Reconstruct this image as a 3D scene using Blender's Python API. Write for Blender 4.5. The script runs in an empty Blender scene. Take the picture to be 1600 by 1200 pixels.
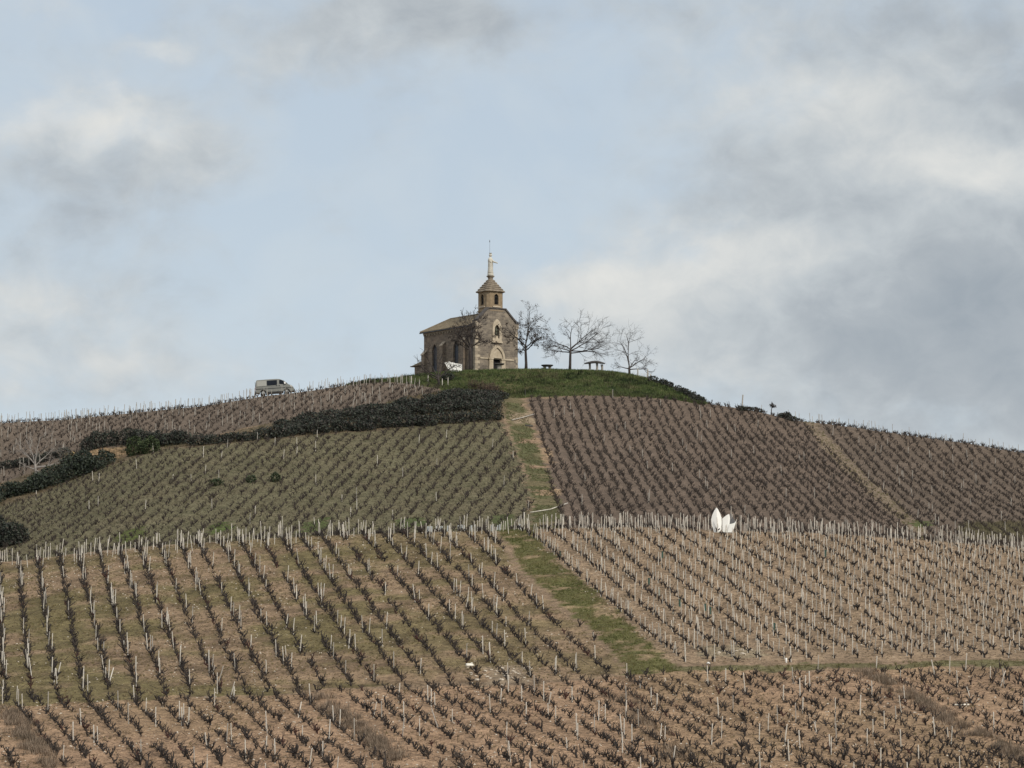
import bpy, bmesh, math, random
import numpy as np
from mathutils import Vector, Matrix
from mathutils.geometry import tessellate_polygon

rng = np.random.default_rng(7)
random.seed(7)
scene = bpy.context.scene
C = scene.collection
R = math.radians

# ------------------------------------------------------------------ camera
F = 5000.0                       # focal length in pixels of a 1600 px wide frame
PITCH = math.atan(0.097)
cam_d = bpy.data.cameras.new('camera')
cam = bpy.data.objects.new('camera', cam_d)
C.objects.link(cam)
cam_d.sensor_width = 36.0
cam_d.lens = 36.0 * F / 1600.0
cam_d.clip_start = 1.0
cam_d.clip_end = 20000.0
cam.location = (0, 0, 0)
cam.rotation_euler = (R(90) + PITCH, 0, 0)
scene.camera = cam

# ------------------------------------------------------------------ exposure, sun, sky
scene.view_settings.view_transform = 'Standard'
scene.view_settings.look = 'None'
scene.view_settings.exposure = 0.0
scene.view_settings.gamma = 1.0
SUN_EL, SUN_AZ = R(38), R(140)      # azimuth clockwise from +Y
sun_d = bpy.data.lights.new('sun', 'SUN')
sun_d.energy = 2.5
sun_d.angle = R(8)
sun_d.color = (1.0, 0.92, 0.80)
sun = bpy.data.objects.new('sun', sun_d)
C.objects.link(sun)
sd = Vector((math.sin(SUN_AZ) * math.cos(SUN_EL), math.cos(SUN_AZ) * math.cos(SUN_EL), math.sin(SUN_EL)))
sun.rotation_euler = sd.to_track_quat('Z', 'Y').to_euler()
sun.location = (60, -60, 120)


class NG:
    """tiny node-graph helper"""
    def __init__(s, tree):
        s.t = tree
        s.n = tree.nodes
        s.l = tree.links

    def new(s, typ, **kw):
        n = s.n.new(typ)
        for k, v in kw.items():
            setattr(n, k, v)
        return n

    def put(s, sock, v):
        if v is None:
            return
        if hasattr(v, 'links') or isinstance(v, bpy.types.NodeSocket):
            s.l.new(v, sock)
        else:
            sock.default_value = v

    def math(s, op, a, b=None, c=None, clamp=False):
        n = s.new('ShaderNodeMath', operation=op, use_clamp=clamp)
        for i, v in enumerate((a, b, c)):
            s.put(n.inputs[i], v)
        return n.outputs[0]

    def mix(s, f, a, b, blend='MIX'):
        n = s.new('ShaderNodeMix', data_type='RGBA', blend_type=blend)
        n.clamp_factor = True
        s.put(n.inputs[0], f)
        s.put(n.inputs[6], a)
        s.put(n.inputs[7], b)
        return n.outputs[2]

    def noise(s, vec, scale, detail=4.0, rough=0.55, dist=0.0):
        n = s.new('ShaderNodeTexNoise')
        if vec is not None:
            s.l.new(vec, n.inputs['Vector'])
        n.inputs['Scale'].default_value = scale
        n.inputs['Detail'].default_value = detail
        n.inputs['Roughness'].default_value = rough
        n.inputs['Distortion'].default_value = dist
        return n.outputs['Fac']

    def ramp(s, fac, stops):
        n = s.new('ShaderNodeValToRGB')
        e = n.color_ramp.elements
        while len(e) < len(stops):
            e.new(0.5)
        for el, (p, c) in zip(e, stops):
            el.position = p
            el.color = c if len(c) == 4 else (*c, 1)
        s.put(n.inputs[0], fac)
        return n.outputs['Color']

    def maprange(s, v, a, b, c, d):
        n = s.new('ShaderNodeMapRange')
        s.put(n.inputs[0], v)
        for i, q in enumerate((a, b, c, d)):
            n.inputs[i + 1].default_value = q
        return n.outputs[0]


def build_sky():
    w = bpy.data.worlds.new('World')
    scene.world = w
    w.use_nodes = True
    g = NG(w.node_tree)
    g.n.clear()
    out = g.new('ShaderNodeOutputWorld')
    bg = g.new('ShaderNodeBackground')
    bg.inputs['Strength'].default_value = 0.1
    g.l.new(bg.outputs[0], out.inputs[0])
    sky = g.new('ShaderNodeTexSky', sky_type='NISHITA', sun_disc=False)
    sky.sun_elevation = SUN_EL
    sky.sun_rotation = SUN_AZ
    sky.air_density = 1.0
    sky.dust_density = 2.0
    tc = g.new('ShaderNodeTexCoord')
    sep = g.new('ShaderNodeSeparateXYZ')
    g.l.new(tc.outputs['Generated'], sep.inputs[0])
    az = g.math('ARCTAN2', sep.outputs[0], sep.outputs[1])
    el = g.math('ARCSINE', sep.outputs[2])
    # angular coordinates in units of 0.02 rad (100 px of the photograph)
    X = g.math('MULTIPLY', az, 50.0)
    Y = g.math('MULTIPLY', el, 50.0)
    cmb = g.new('ShaderNodeCombineXYZ')
    g.l.new(X, cmb.inputs[0])
    g.l.new(Y, cmb.inputs[1])
    # stretched coordinates for the cloud texture
    st = g.new('ShaderNodeMapping')
    st.inputs['Scale'].default_value = (0.8, 1.05, 1)
    st.inputs['Rotation'].default_value = (0, 0, R(-12))
    g.l.new(cmb.outputs[0], st.inputs[0])
    v = st.outputs[0]
    n1 = g.noise(v, 0.55, 6, 0.55, 0.4)
    edge = g.noise(v, 0.85, 9, 0.60, 0.25)
    shade = g.noise(v, 1.25, 9, 0.58, 0.35)
    wv = g.new('ShaderNodeVectorMath', operation='ADD')
    g.l.new(v, wv.inputs[0])
    wv.inputs[1].default_value = (13.1, 7.7, 2.0)
    Xw = g.math('ADD', X, g.math('MULTIPLY', g.math('SUBTRACT', g.noise(v, 1.0, 4, 0.55), 0.5), 1.3))
    Yw = g.math('ADD', Y, g.math('MULTIPLY', g.math('SUBTRACT', g.noise(wv.outputs[0], 1.0, 4, 0.55), 0.5), 1.0))

    def blob(px, py, rx, ry, amt):
        x0, y0 = (px - 800) / 100.0, (1085 - py) / 100.0
        dx = g.math('MULTIPLY', g.math('SUBTRACT', Xw, x0), 100.0 / rx)
        dy = g.math('MULTIPLY', g.math('SUBTRACT', Yw, y0), 100.0 / ry)
        r2 = g.math('ADD', g.math('MULTIPLY', dx, dx), g.math('MULTIPLY', dy, dy))
        return g.math('MULTIPLY', g.math('EXPONENT', g.math('MULTIPLY', r2, -0.8)), amt)

    def total(blobs, start):
        s = start
        for b in blobs:
            s = g.math('ADD', s, blob(*b))
        return s
    cover = total(COVER, g.math('MULTIPLY', g.math('SUBTRACT', edge, 0.5), 1.6))
    light = total(LIGHT, g.math('MULTIPLY_ADD', g.math('SUBTRACT', shade, 0.5), 0.75, 0.48))
    base = g.ramp(g.math('MULTIPLY', Y, 0.09), [(0.0, (0.63, 0.715, 0.775)), (0.35, (0.59, 0.685, 0.76)),
                                               (0.7, (0.535, 0.63, 0.725)), (1.0, (0.505, 0.60, 0.705))])
    k = g.new('ShaderNodeVectorMath', operation='SCALE')
    g.l.new(sky.outputs[0], k.inputs[0])
    k.inputs['Scale'].default_value = 0.1
    base = g.mix(0.06, base, k.outputs[0])
    veil = g.maprange(n1, 0.42, 0.72, 0.0, 0.45)
    col = g.mix(veil, base, (0.63, 0.69, 0.725, 1))
    cc = g.ramp(light, [(0.0, (0.335, 0.380, 0.425)), (0.30, (0.42, 0.46, 0.495)), (0.52, (0.53, 0.57, 0.595)), (0.78, (0.685, 0.70, 0.69)), (1.0, (0.79, 0.785, 0.75))])
    n = g.new('ShaderNodeMapRange', interpolation_type='SMOOTHSTEP')
    g.l.new(cover, n.inputs[0])
    n.inputs[1].default_value = 0.0
    n.inputs[2].default_value = 1.0
    n.inputs[3].default_value = 0.0
    n.inputs[4].default_value = 0.93
    col = g.mix(n.outputs[0], col, cc)
    # the rest of the sky: bright broken overcast higher up
    hi = g.maprange(el, 0.26, 0.5, 0.0, 0.85)
    oc = g.ramp(n1, [(0.3, (0.60, 0.63, 0.66)), (0.6, (0.92, 0.91, 0.88))])
    col = g.mix(hi, col, oc)
    s10 = g.new('ShaderNodeVectorMath', operation='SCALE')
    g.l.new(col, s10.inputs[0])
    s10.inputs['Scale'].default_value = 10.0
    g.l.new(s10.outputs[0], bg.inputs['Color'])


COVER = [(90, 250, 210, 120, .72), (270, 240, 120, 70, .55), (60, 500, 190, 100, .6), (200, 585, 280, 60, .55), (560, 40, 190, 75, .85), (720, 10, 110, 50, .7),
         (450, 120, 80, 40, .45), (1450, 90, 300, 130, .8), (1280, 280, 200, 90, .85), (1500, 290, 220, 120, .8), (1560, 480, 320, 140, 1.0),
         (1200, 420, 230, 70, .7), (900, 460, 190, 55, .6), (1100, 560, 300, 80, .65), (1090, 40, 140, 60, .45), (30, 20, 80, 30, .3), (240, 85, 60, 16, .35), (1600, 620, 350, 120, .6)]
LIGHT = [(90, 195, 120, 45, .38), (240, 207, 100, 35, .22), (110, 300, 120, 50, -.12), (270, 245, 90, 40, -.05), (560, 55, 220, 80, -.02), (720, 15, 120, 50, -.12),
         (1230, 275, 140, 70, -.13), (1470, 40, 200, 70, -.16), (1190, 150, 130, 60, .20), (1340, 165, 120, 55, .22), (1430, 268, 130, 35, .17), (1555, 268, 120, 45, .27),
         (1595, 180, 70, 50, -.2), (1150, 400, 200, 55, .30), (880, 450, 180, 60, .30), (1030, 550, 200, 60, .16), (1540, 430, 200, 80, -.22), (1610, 580, 280, 130, -.25),
         (1370, 530, 220, 60, -.16), (50, 480, 110, 50, .2), (180, 580, 220, 40, .22), (80, 400, 110, 50, -.1), (40, 20, 80, 30, .25), (240, 85, 60, 16, .3)]
build_sky()

# ------------------------------------------------------------------ pixels and terrain
cp, sp_ = math.cos(PITCH), math.sin(PITCH)


def ae(u, v):
    """azimuth slope x/y and elevation slope z/y of an image point"""
    w = (600 - v) / F
    yr = cp - w * sp_
    return (u - 800) / F / yr, (sp_ + w * cp) / yr


US = np.array([-300, 0, 100, 175, 250, 325, 400, 480, 520, 560, 600, 650, 700, 790, 850, 950, 1000, 1030, 1065, 1100, 1170, 1240, 1300, 1400, 1600, 1900], float)


def col(pts):
    p = np.array(pts, float)
    return np.interp(US, p[:, 0], p[:, 1])


crest = col([(-300, 895), (0, 880), (120, 864), (200, 857), (300, 849), (400, 843), (500, 838), (600, 834), (700, 830), (790, 828), (850, 824),
             (950, 822), (1030, 822), (1100, 827), (1240, 832), (1400, 840), (1600, 854), (1900, 880)])
v6 = col([(-300, 830), (0, 790), (100, 757), (140, 738), (230, 706), (300, 698), (400, 686), (500, 676), (600, 668), (700, 661), (790, 660),
          (850, 700), (950, 703), (1100, 709), (1240, 722), (1400, 748), (1600, 775), (1900, 820)])
Y6 = col([(-300, 340), (0, 342), (300, 350), (790, 360), (850, 350), (1900, 345)])
v7 = col([(-300, 790), (0, 757), (100, 716), (175, 703), (250, 694), (300, 688), (400, 667), (500, 649), (600, 633), (700, 616), (790, 638),
          (850, 652), (950, 652), (1030, 654), (1100, 662), (1240, 684), (1400, 707), (1600, 738), (1900, 780)])
Y7 = col([(-300, 350), (0, 352), (300, 359), (700, 372), (790, 373), (1900, 370)])
v8 = col([(-300, 694), (0, 661), (100, 655), (175, 648), (250, 641), (325, 633), (400, 620), (480, 610), (520, 604), (560, 599), (600, 596), (650, 603),
          (700, 613), (790, 620), (850, 619), (950, 618), (1030, 622), (1065, 625), (1100, 631), (1170, 640), (1240, 656), (1300, 662), (1400, 676), (1600, 707), (1900, 765)])
Y8 = col([(-300, 388), (560, 392), (600, 390), (700, 388), (850, 386), (1030, 386), (1900, 388)])
v9 = col([(-300, 698), (0, 665), (100, 659), (175, 652), (250, 645), (325, 639), (400, 627), (480, 616), (520, 606), (560, 599), (600, 593), (650, 587),
          (700, 582), (790, 578), (850, 577.5), (950, 579), (1000, 586), (1030, 595), (1065, 610), (1100, 634), (1170, 648), (1240, 664), (1300, 671), (1400, 686), (1600, 720), (1900, 780)])
A_U = np.array([ae(u, 700)[0] for u in US])
curves = []           # (Y array, z array)


def add_curve(Yv, v=None, z=None):
    Yv = np.broadcast_to(np.asarray(Yv, float), US.shape).copy()
    if z is None:
        e = np.array([ae(800, q)[1] for q in np.broadcast_to(v, US.shape)])
        z = e * Yv
    curves.append((Yv, np.broadcast_to(np.asarray(z, float), US.shape).copy()))


for y_, z_ in ((-3000, 40), (-300, 12), (-40, 3), (0, -2.0), (40, -12), (80, -19), (120, -18), (150, -11.5)):
    add_curve(y_, z=z_)
add_curve(185, v=1200)
add_curve(232, v=np.full(US.shape, 985) + (crest - 828) * 0.5)
add_curve(268, v=crest + 27)
add_curve(278, v=crest)
add_curve(284, v=crest + 5)
add_curve(293, v=crest - 2)
add_curve(Y6, v=v6)
add_curve(Y7, v=v7)
add_curve(Y8, v=v8)
add_curve(404, v=v9)
z9 = curves[-1][1]
mid = np.interp(US, [560, 700, 950, 1040], [0, 1, 1, 0])
add_curve(414, z=z9 + 0.65 * mid - 0.5 * (1 - mid))
add_curve(445, z=z9 + 0.6 * mid - 5 * (1 - mid))
add_curve(520, z=z9 - 18)
add_curve(800, z=-15)
add_curve(6000, z=-40)
CY = np.array([c[0] for c in curves])
CZ = np.array([c[1] for c in curves])


def terrain_raw(x, y):
    x = np.asarray(x, float)
    y = np.asarray(y, float)
    a = np.clip(x / np.maximum(y, 60.0), A_U[0], A_U[-1])
    j = np.clip(np.searchsorted(A_U, a) - 1, 0, len(A_U) - 2)
    t = (a - A_U[j]) / (A_U[j + 1] - A_U[j])
    yy = CY[:, j] * (1 - t) + CY[:, j + 1] * t
    zz = CZ[:, j] * (1 - t) + CZ[:, j + 1] * t
    out = zz[0].copy()
    for k in range(len(CY) - 1):
        m = (y >= yy[k]) & (y < yy[k + 1])
        s = (y - yy[k]) / np.maximum(yy[k + 1] - yy[k], 1e-6)
        s = np.clip(s, 0, 1)
        out = np.where(m, zz[k] * (1 - s) + zz[k + 1] * s, out)
    return out


GX0, GX1, GY0, GY1, GS = -120.0, 120.0, 120.0, 470.0, 0.5
gx = np.arange(GX0, GX1 + 1e-6, GS)
gy = np.arange(GY0, GY1 + 1e-6, GS)
_mx, _my = np.meshgrid(gx, gy)
H = terrain_raw(_mx.ravel(), _my.ravel()).reshape(_mx.shape)


def blur(Z, s):
    r = int(s * 3)
    k = np.exp(-0.5 * (np.arange(-r, r + 1) / s) ** 2)
    k /= k.sum()
    P = np.pad(Z, ((r, r), (0, 0)), mode='edge')
    Z = sum(k[i] * P[i:i + Z.shape[0]] for i in range(2 * r + 1))
    P = np.pad(Z, ((0, 0), (r, r)), mode='edge')
    return sum(k[i] * P[:, i:i + Z.shape[1]] for i in range(2 * r + 1))


def vnoise(x, y, cell, seed):
    """smooth value noise, 0..1"""
    g = np.random.default_rng(seed).random((128, 128))
    fx, fy = np.asarray(x, float) / cell, np.asarray(y, float) / cell
    i, j = np.floor(fx).astype(int), np.floor(fy).astype(int)
    a, b = fx - i, fy - j
    a, b = a * a * (3 - 2 * a), b * b * (3 - 2 * b)
    i0, i1, j0, j1 = i % 128, (i + 1) % 128, j % 128, (j + 1) % 128
    return (g[i0, j0] * (1 - a) + g[i1, j0] * a) * (1 - b) + (g[i0, j1] * (1 - a) + g[i1, j1] * a) * b


def fnoise(x, y, cell, seed):
    return (vnoise(x, y, cell, seed) + 0.5 * vnoise(x, y, cell / 2.1, seed + 1) + 0.25 * vnoise(x, y, cell / 4.3, seed + 2)) / 1.75


Hb = blur(H, 2.4)                         # 1.2 m of rounding
Hb = Hb + (fnoise(_mx, _my, 9.0, 51) - 0.5) * 0.35 + (fnoise(_mx, _my, 2.2, 55) - 0.5) * 0.12


def hz(x, y):
    """ground height"""
    x = np.asarray(x, float)
    y = np.asarray(y, float)
    fx = np.clip((x - GX0) / GS, 0, len(gx) - 1.001)
    fy = np.clip((y - GY0) / GS, 0, len(gy) - 1.001)
    i, j = fx.astype(int), fy.astype(int)
    a, b = fx - i, fy - j
    return (Hb[j, i] * (1 - a) + Hb[j, i + 1] * a) * (1 - b) + (Hb[j + 1, i] * (1 - a) + Hb[j + 1, i + 1] * a) * b


_ys = np.arange(150.0, 440.0, 0.25)


def at(u, v):
    """point of the ground seen at an image position"""
    a, e = ae(u, v)
    d = hz(a * _ys, _ys) - e * _ys
    k = np.argmax(d >= 0)
    if d[k] < 0:
        k = int(np.argmax(d))
    y = _ys[k]
    return Vector((a * y, y, float(hz(a * y, y))))


def on(u, y, v=700):
    """point of the ground in the direction of column u at distance y"""
    a = ae(u, v)[0]
    return Vector((a * y, y, float(hz(a * y, y))))


def sky_pt(u, v, y):
    a, e = ae(u, v)
    return Vector((a * y, y, e * y))


def poly(pts):
    """plan polygon from image points (u, v) or (u, 'Y', distance)"""
    out = []
    for p in pts:
        q = on(p[0], p[2]) if len(p) == 3 else at(*p)
        out.append((q.x, q.y))
    return np.array(out)


def inside(P, x, y):
    c = np.zeros(np.shape(x), bool)
    n = len(P)
    for i in range(n):
        x0, y0 = P[i]
        x1, y1 = P[(i + 1) % n]
        if y0 == y1:
            continue
        m = ((y0 > y) != (y1 > y)) & (x < (x1 - x0) * (y - y0) / (y1 - y0) + x0)
        c ^= m
    return c


# ------------------------------------------------------------------ mesh helpers
def tag(o, label=None, cat=None, group=None, kind=None):
    if label:
        o['label'] = label
    if cat:
        o['category'] = cat
    if group:
        o['group'] = group
    if kind:
        o['kind'] = kind
    return o


def thing(name, label, cat, loc=(0, 0, 0), rz=0, group=None):
    o = bpy.data.objects.new(name, None)
    o.empty_display_size = 0.3
    C.objects.link(o)
    o.location = loc
    o.rotation_euler = (0, 0, rz)
    return tag(o, label, cat, group)


def np_mesh(name, V, Fq, mats, smooth=False, col=None, mi=None):
    """V (n,3); Fq (m,k) faces of k corners, or a list of such arrays"""
    me = bpy.data.meshes.new(name)
    Fs = [f for f in (Fq if isinstance(Fq, list) else [Fq]) if len(f)]
    V = np.asarray(V, np.float32)
    loops = np.concatenate([f.ravel() for f in Fs]).astype(np.int32)
    tot = np.concatenate([np.full(len(f), f.shape[1], np.int32) for f in Fs])
    start = np.concatenate([[0], np.cumsum(tot)[:-1]]).astype(np.int32)
    me.vertices.add(len(V))
    me.vertices.foreach_set('co', V.ravel())
    me.loops.add(len(loops))
    me.loops.foreach_set('vertex_index', loops)
    me.polygons.add(len(tot))
    me.polygons.foreach_set('loop_start', start)
    me.polygons.foreach_set('loop_total', tot)
    me.polygons.foreach_set('use_smooth', np.full(len(tot), smooth))
    if mi is not None:
        me.polygons.foreach_set('material_index', np.asarray(mi, np.int32))
    for m in (mats if isinstance(mats, (list, tuple)) else [mats]):
        me.materials.append(m)
    if col is not None:
        at_ = me.color_attributes.new('tint', 'FLOAT_COLOR', 'POINT')
        c4 = np.ones((len(V), 4), np.float32)
        c4[:, :3] = col
        at_.data.foreach_set('color', c4.ravel())
    me.update(calc_edges=True)
    me.validate()
    return me


def link(name, me, parent=None, loc=None):
    o = bpy.data.objects.new(name, me)
    C.objects.link(o)
    if parent:
        o.parent = parent
    if loc is not None:
        o.location = loc
    return o


class MB:
    def __init__(s):
        s.v, s.f = [], []

    def add(s, V, Fc):
        b = len(s.v)
        s.v += [tuple(map(float, p)) for p in V]
        s.f += [tuple(i + b for i in f) for f in Fc]
        return s

    def box(s, x0, x1, y0, y1, z0, z1, M=None):
        V = [(x, y, z) for z in (z0, z1) for y in (y0, y1) for x in (x0, x1)]
        if M is not None:
            V = [M @ Vector(p) for p in V]
        return s.add(V, [(0, 2, 3, 1), (4, 5, 7, 6), (0, 1, 5, 4), (2, 6, 7, 3), (0, 4, 6, 2), (1, 3, 7, 5)])

    def tube(s, pts, rad, n=6, cap=True):
        pts = [Vector(p) for p in pts]
        if not hasattr(rad, '__len__'):
            rad = [rad] * len(pts)
        V, Fc = [], []
        prev = None
        for i, p in enumerate(pts):
            d = (pts[min(i + 1, len(pts) - 1)] - pts[max(i - 1, 0)])
            d = d.normalized() if d.length > 1e-9 else Vector((0, 0, 1))
            ref = prev if prev is not None else (Vector((1, 0, 0)) if abs(d.x) < 0.8 else Vector((0, 1, 0)))
            a = (ref - d * ref.dot(d)).normalized()
            prev = a
            b = d.cross(a)
            for k in range(n):
                t = 2 * math.pi * k / n
                V.append(p + (a * math.cos(t) + b * math.sin(t)) * rad[i])
        for i in range(len(pts) - 1):
            for k in range(n):
                Fc.append((i * n + k, i * n + (k + 1) % n, (i + 1) * n + (k + 1) % n, (i + 1) * n + k))
        if cap:
            Fc.append(tuple(range(n - 1, -1, -1)))
            Fc.append(tuple((len(pts) - 1) * n + k for k in range(n)))
        return s.add(V, Fc)

    def lathe(s, prof, n=24, c=(0, 0, 0), sx=1, sy=1):
        V, Fc = [], []
        for r, z in prof:
            for k in range(n):
                t = 2 * math.pi * k / n
                V.append((c[0] + r * math.cos(t) * sx, c[1] + r * math.sin(t) * sy, c[2] + z))
        for i in range(len(prof) - 1):
            for k in range(n):
                Fc.append((i * n + k, i * n + (k + 1) % n, (i + 1) * n + (k + 1) % n, (i + 1) * n + k))
        Fc.append(tuple(range(n - 1, -1, -1)))
        Fc.append(tuple((len(prof) - 1) * n + k for k in range(n)))
        return s.add(V, Fc)

    def slab(s, outer, holes, fn, t):
        """flat outline with holes given in 2D; fn(a, b, depth) -> 3D point; thickness t"""
        loops = [outer] + list(holes)
        flat = [p for lp in loops for p in lp]
        tris = tessellate_polygon([[Vector((p[0], p[1], 0)) for p in lp] for lp in loops])
        n = len(flat)
        V = [fn(p[0], p[1], 0) for p in flat] + [fn(p[0], p[1], t) for p in flat]
        Fc = [tuple(x) for x in tris] + [tuple(i + n for i in reversed(x)) for x in tris]
        b = 0
        for lp in loops:
            m = len(lp)
            for i in range(m):
                j = (i + 1) % m
                Fc.append((b + i, b + j, b + j + n, b + i + n))
            b += m
        return s.add(V, Fc)

    def build(s, name, mat, parent=None, smooth=False, bevel=0.0, loc=None):
        me = bpy.data.meshes.new(name)
        me.from_pydata(s.v, [], s.f)
        bm = bmesh.new()
        bm.from_mesh(me)
        bmesh.ops.recalc_face_normals(bm, faces=bm.faces)
        bm.to_mesh(me)
        bm.free()
        for m in (mat if isinstance(mat, (list, tuple)) else [mat]):
            me.materials.append(m)
        if smooth:
            me.polygons.foreach_set('use_smooth', [True] * len(me.polygons))
        o = link(name, me, parent, loc)
        if bevel:
            b = o.modifiers.new('bevel', 'BEVEL')
            b.width = bevel
            b.segments = 2
            b.limit_method = 'ANGLE'
        return o


def arrays(mb):
    """triangulated numpy copy of an MB"""
    T = []
    for f in mb.f:
        for k in range(1, len(f) - 1):
            T.append((f[0], f[k], f[k + 1]))
    return np.array(mb.v, np.float32), np.array(T, np.int32)


def scatter(templates, pos, rot, scl, tilt=None):
    """one big vertex and face array out of many turned copies of small templates"""
    Vs, Fs, own = [], [], []
    base = 0
    which = rng.integers(0, len(templates), len(pos))
    for k, (V, T) in enumerate(templates):
        idx = np.where(which == k)[0]
        if not len(idx):
            continue
        c, s_ = np.cos(rot[idx])[:, None], np.sin(rot[idx])[:, None]
        P = V[None, :, :] * scl[idx][:, None, None]
        x = P[:, :, 0] * c - P[:, :, 1] * s_
        y = P[:, :, 0] * s_ + P[:, :, 1] * c
        z = P[:, :, 2]
        if tilt is not None:
            x = x + z * tilt[idx, 0][:, None]
            y = y + z * tilt[idx, 1][:, None]
        Q = np.stack([x, y, z], -1) + pos[idx][:, None, :]
        n = V.shape[0]
        Vs.append(Q.reshape(-1, 3))
        Fs.append((T[None] + (np.arange(len(idx)) * n)[:, None, None] + base).reshape(-1, T.shape[1]))
        own.append(np.repeat(idx, n))
        base += n * len(idx)
    return np.concatenate(Vs), np.concatenate(Fs), np.concatenate(own)


# ------------------------------------------------------------------ materials
def mat_base(name, rough=0.85):
    m = bpy.data.materials.new(name)
    m.use_nodes = True
    g = NG(m.node_tree)
    b = g.n['Principled BSDF']
    b.inputs['Roughness'].default_value = rough
    b.inputs['Specular IOR Level'].default_value = 0.25
    return m, g, b


def mottled(name, c1, c2, scale, rough=0.85, c3=None, bump=0.0, metal=0.0, spec=None):
    m, g, b = mat_base(name, rough)
    tc = g.new('ShaderNodeTexCoord')
    f = g.noise(tc.outputs['Object'], scale, 5, 0.6)
    stops = [(0.32, c1), (0.68, c2)] if c3 is None else [(0.3, c1), (0.5, c2), (0.7, c3)]
    g.l.new(g.ramp(f, stops), b.inputs['Base Color'])
    b.inputs['Metallic'].default_value = metal
    if spec is not None:
        b.inputs['Specular IOR Level'].default_value = spec
    if bump:
        bp = g.new('ShaderNodeBump')
        bp.inputs['Strength'].default_value = bump
        bp.inputs['Distance'].default_value = 0.03
        g.l.new(f, bp.inputs['Height'])
        g.l.new(bp.outputs[0], b.inputs['Normal'])
    return m


def masonry(name, axes, c1, c2, mortar, bw=0.55, bh=0.26, stain=0.5):
    """coursed rubble; axes = two letters, the wall's own directions"""
    m, g, b = mat_base(name, 0.92)
    tc = g.new('ShaderNodeTexCoord')
    sep = g.new('ShaderNodeSeparateXYZ')
    g.l.new(tc.outputs['Object'], sep.inputs[0])
    cmb = g.new('ShaderNodeCombineXYZ')
    ix = {'x': 0, 'y': 1, 'z': 2}
    g.l.new(sep.outputs[ix[axes[0]]], cmb.inputs[0])
    wob = g.math('MULTIPLY_ADD', g.noise(tc.outputs['Object'], 1.6, 3), 0.16, sep.outputs[ix[axes[1]]])
    g.l.new(wob, cmb.inputs[1])
    br = g.new('ShaderNodeTexBrick')
    g.l.new(cmb.outputs[0], br.inputs['Vector'])
    br.inputs['Color1'].default_value = (*c1, 1)
    br.inputs['Color2'].default_value = (*c2, 1)
    br.inputs['Mortar'].default_value = (*mortar, 1)
    br.inputs['Scale'].default_value = 1.0
    br.inputs['Mortar Size'].default_value = 0.018
    br.inputs['Mortar Smooth'].default_value = 0.6
    br.inputs['Bias'].default_value = -0.1
    br.inputs['Brick Width'].default_value = bw
    br.inputs['Row Height'].default_value = bh
    n = g.noise(tc.outputs['Object'], 0.9, 6, 0.65)
    n2 = g.noise(tc.outputs['Object'], 5.0, 4, 0.6)
    c = g.mix(g.maprange(n, 0.35, 0.7, 0.0, stain), br.outputs['Color'], (0.085, 0.075, 0.068, 1))
    c = g.mix(g.maprange(n2, 0.45, 0.75, 0.0, 0.45), c, (0.33, 0.29, 0.23, 1))
    g.l.new(c, b.inputs['Base Color'])
    bp = g.new('ShaderNodeBump')
    bp.inputs['Strength'].default_value = 0.6
    bp.inputs['Distance'].default_value = 0.04
    g.l.new(g.math('SUBTRACT', n2, br.outputs['Fac']), bp.inputs['Height'])
    g.l.new(bp.outputs[0], b.inputs['Normal'])
    return m


def tinted(name, var=0.25, scale=3.0, rough=0.9, spec=0.1):
    """colour of its own per blade or leaf (attribute), varied by noise"""
    m, g, b = mat_base(name, rough)
    b.inputs['Specular IOR Level'].default_value = spec
    a = g.new('ShaderNodeAttribute', attribute_name='tint')
    geo = g.new('ShaderNodeNewGeometry')
    n = g.noise(geo.outputs['Position'], scale, 3)
    k = g.maprange(n, 0.3, 0.7, 1 - var, 1 + var)
    s = g.new('ShaderNodeVectorMath', operation='SCALE')
    g.l.new(a.outputs['Color'], s.inputs[0])
    g.l.new(k, s.inputs['Scale'])
    g.l.new(s.outputs[0], b.inputs['Base Color'])
    return m


def ground_mat():
    m, g, b = mat_base('soil', 0.95)
    b.inputs['Specular IOR Level'].default_value = 0.08
    a = g.new('ShaderNodeAttribute', attribute_name='tint')
    geo = g.new('ShaderNodeNewGeometry')
    P = geo.outputs['Position']
    n1 = g.noise(P, 0.35, 5, 0.6)
    n2 = g.noise(P, 2.2, 6, 0.65)
    n3 = g.noise(P, 7.0, 5, 0.7)
    k = g.math('MULTIPLY', g.maprange(n1, 0.3, 0.7, 0.80, 1.18), g.maprange(n2, 0.3, 0.7, 0.55, 1.38))
    k = g.math('MULTIPLY', k, g.maprange(n3, 0.3, 0.7, 0.55, 1.38))
    s = g.new('ShaderNodeVectorMath', operation='SCALE')
    g.l.new(a.outputs['Color'], s.inputs[0])
    g.l.new(k, s.inputs['Scale'])
    # pale stones and dark litter strewn over the soil
    vo = g.new('ShaderNodeTexVoronoi')
    g.l.new(P, vo.inputs['Vector'])
    vo.inputs['Scale'].default_value = 2.2
    st = g.math('MULTIPLY', g.math('LESS_THAN', vo.outputs['Distance'], 0.10), g.math('GREATER_THAN', n1, 0.52))
    c = g.mix(g.math('MULTIPLY', st, 0.55), s.outputs[0], (0.48, 0.40, 0.31, 1))
    lit = g.maprange(g.noise(P, 4.2, 6, 0.75), 0.52, 0.64, 0.0, 0.7)
    c = g.mix(lit, c, (0.11, 0.082, 0.06, 1))
    g.l.new(c, b.inputs['Base Color'])
    bp = g.new('ShaderNodeBump')
    bp.inputs['Strength'].default_value = 0.9
    bp.inputs['Distance'].default_value = 0.22
    g.l.new(g.math('ADD', n2, g.math('MULTIPLY', n3, 0.5)), bp.inputs['Height'])
    g.l.new(bp.outputs[0], b.inputs['Normal'])
    return m


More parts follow.
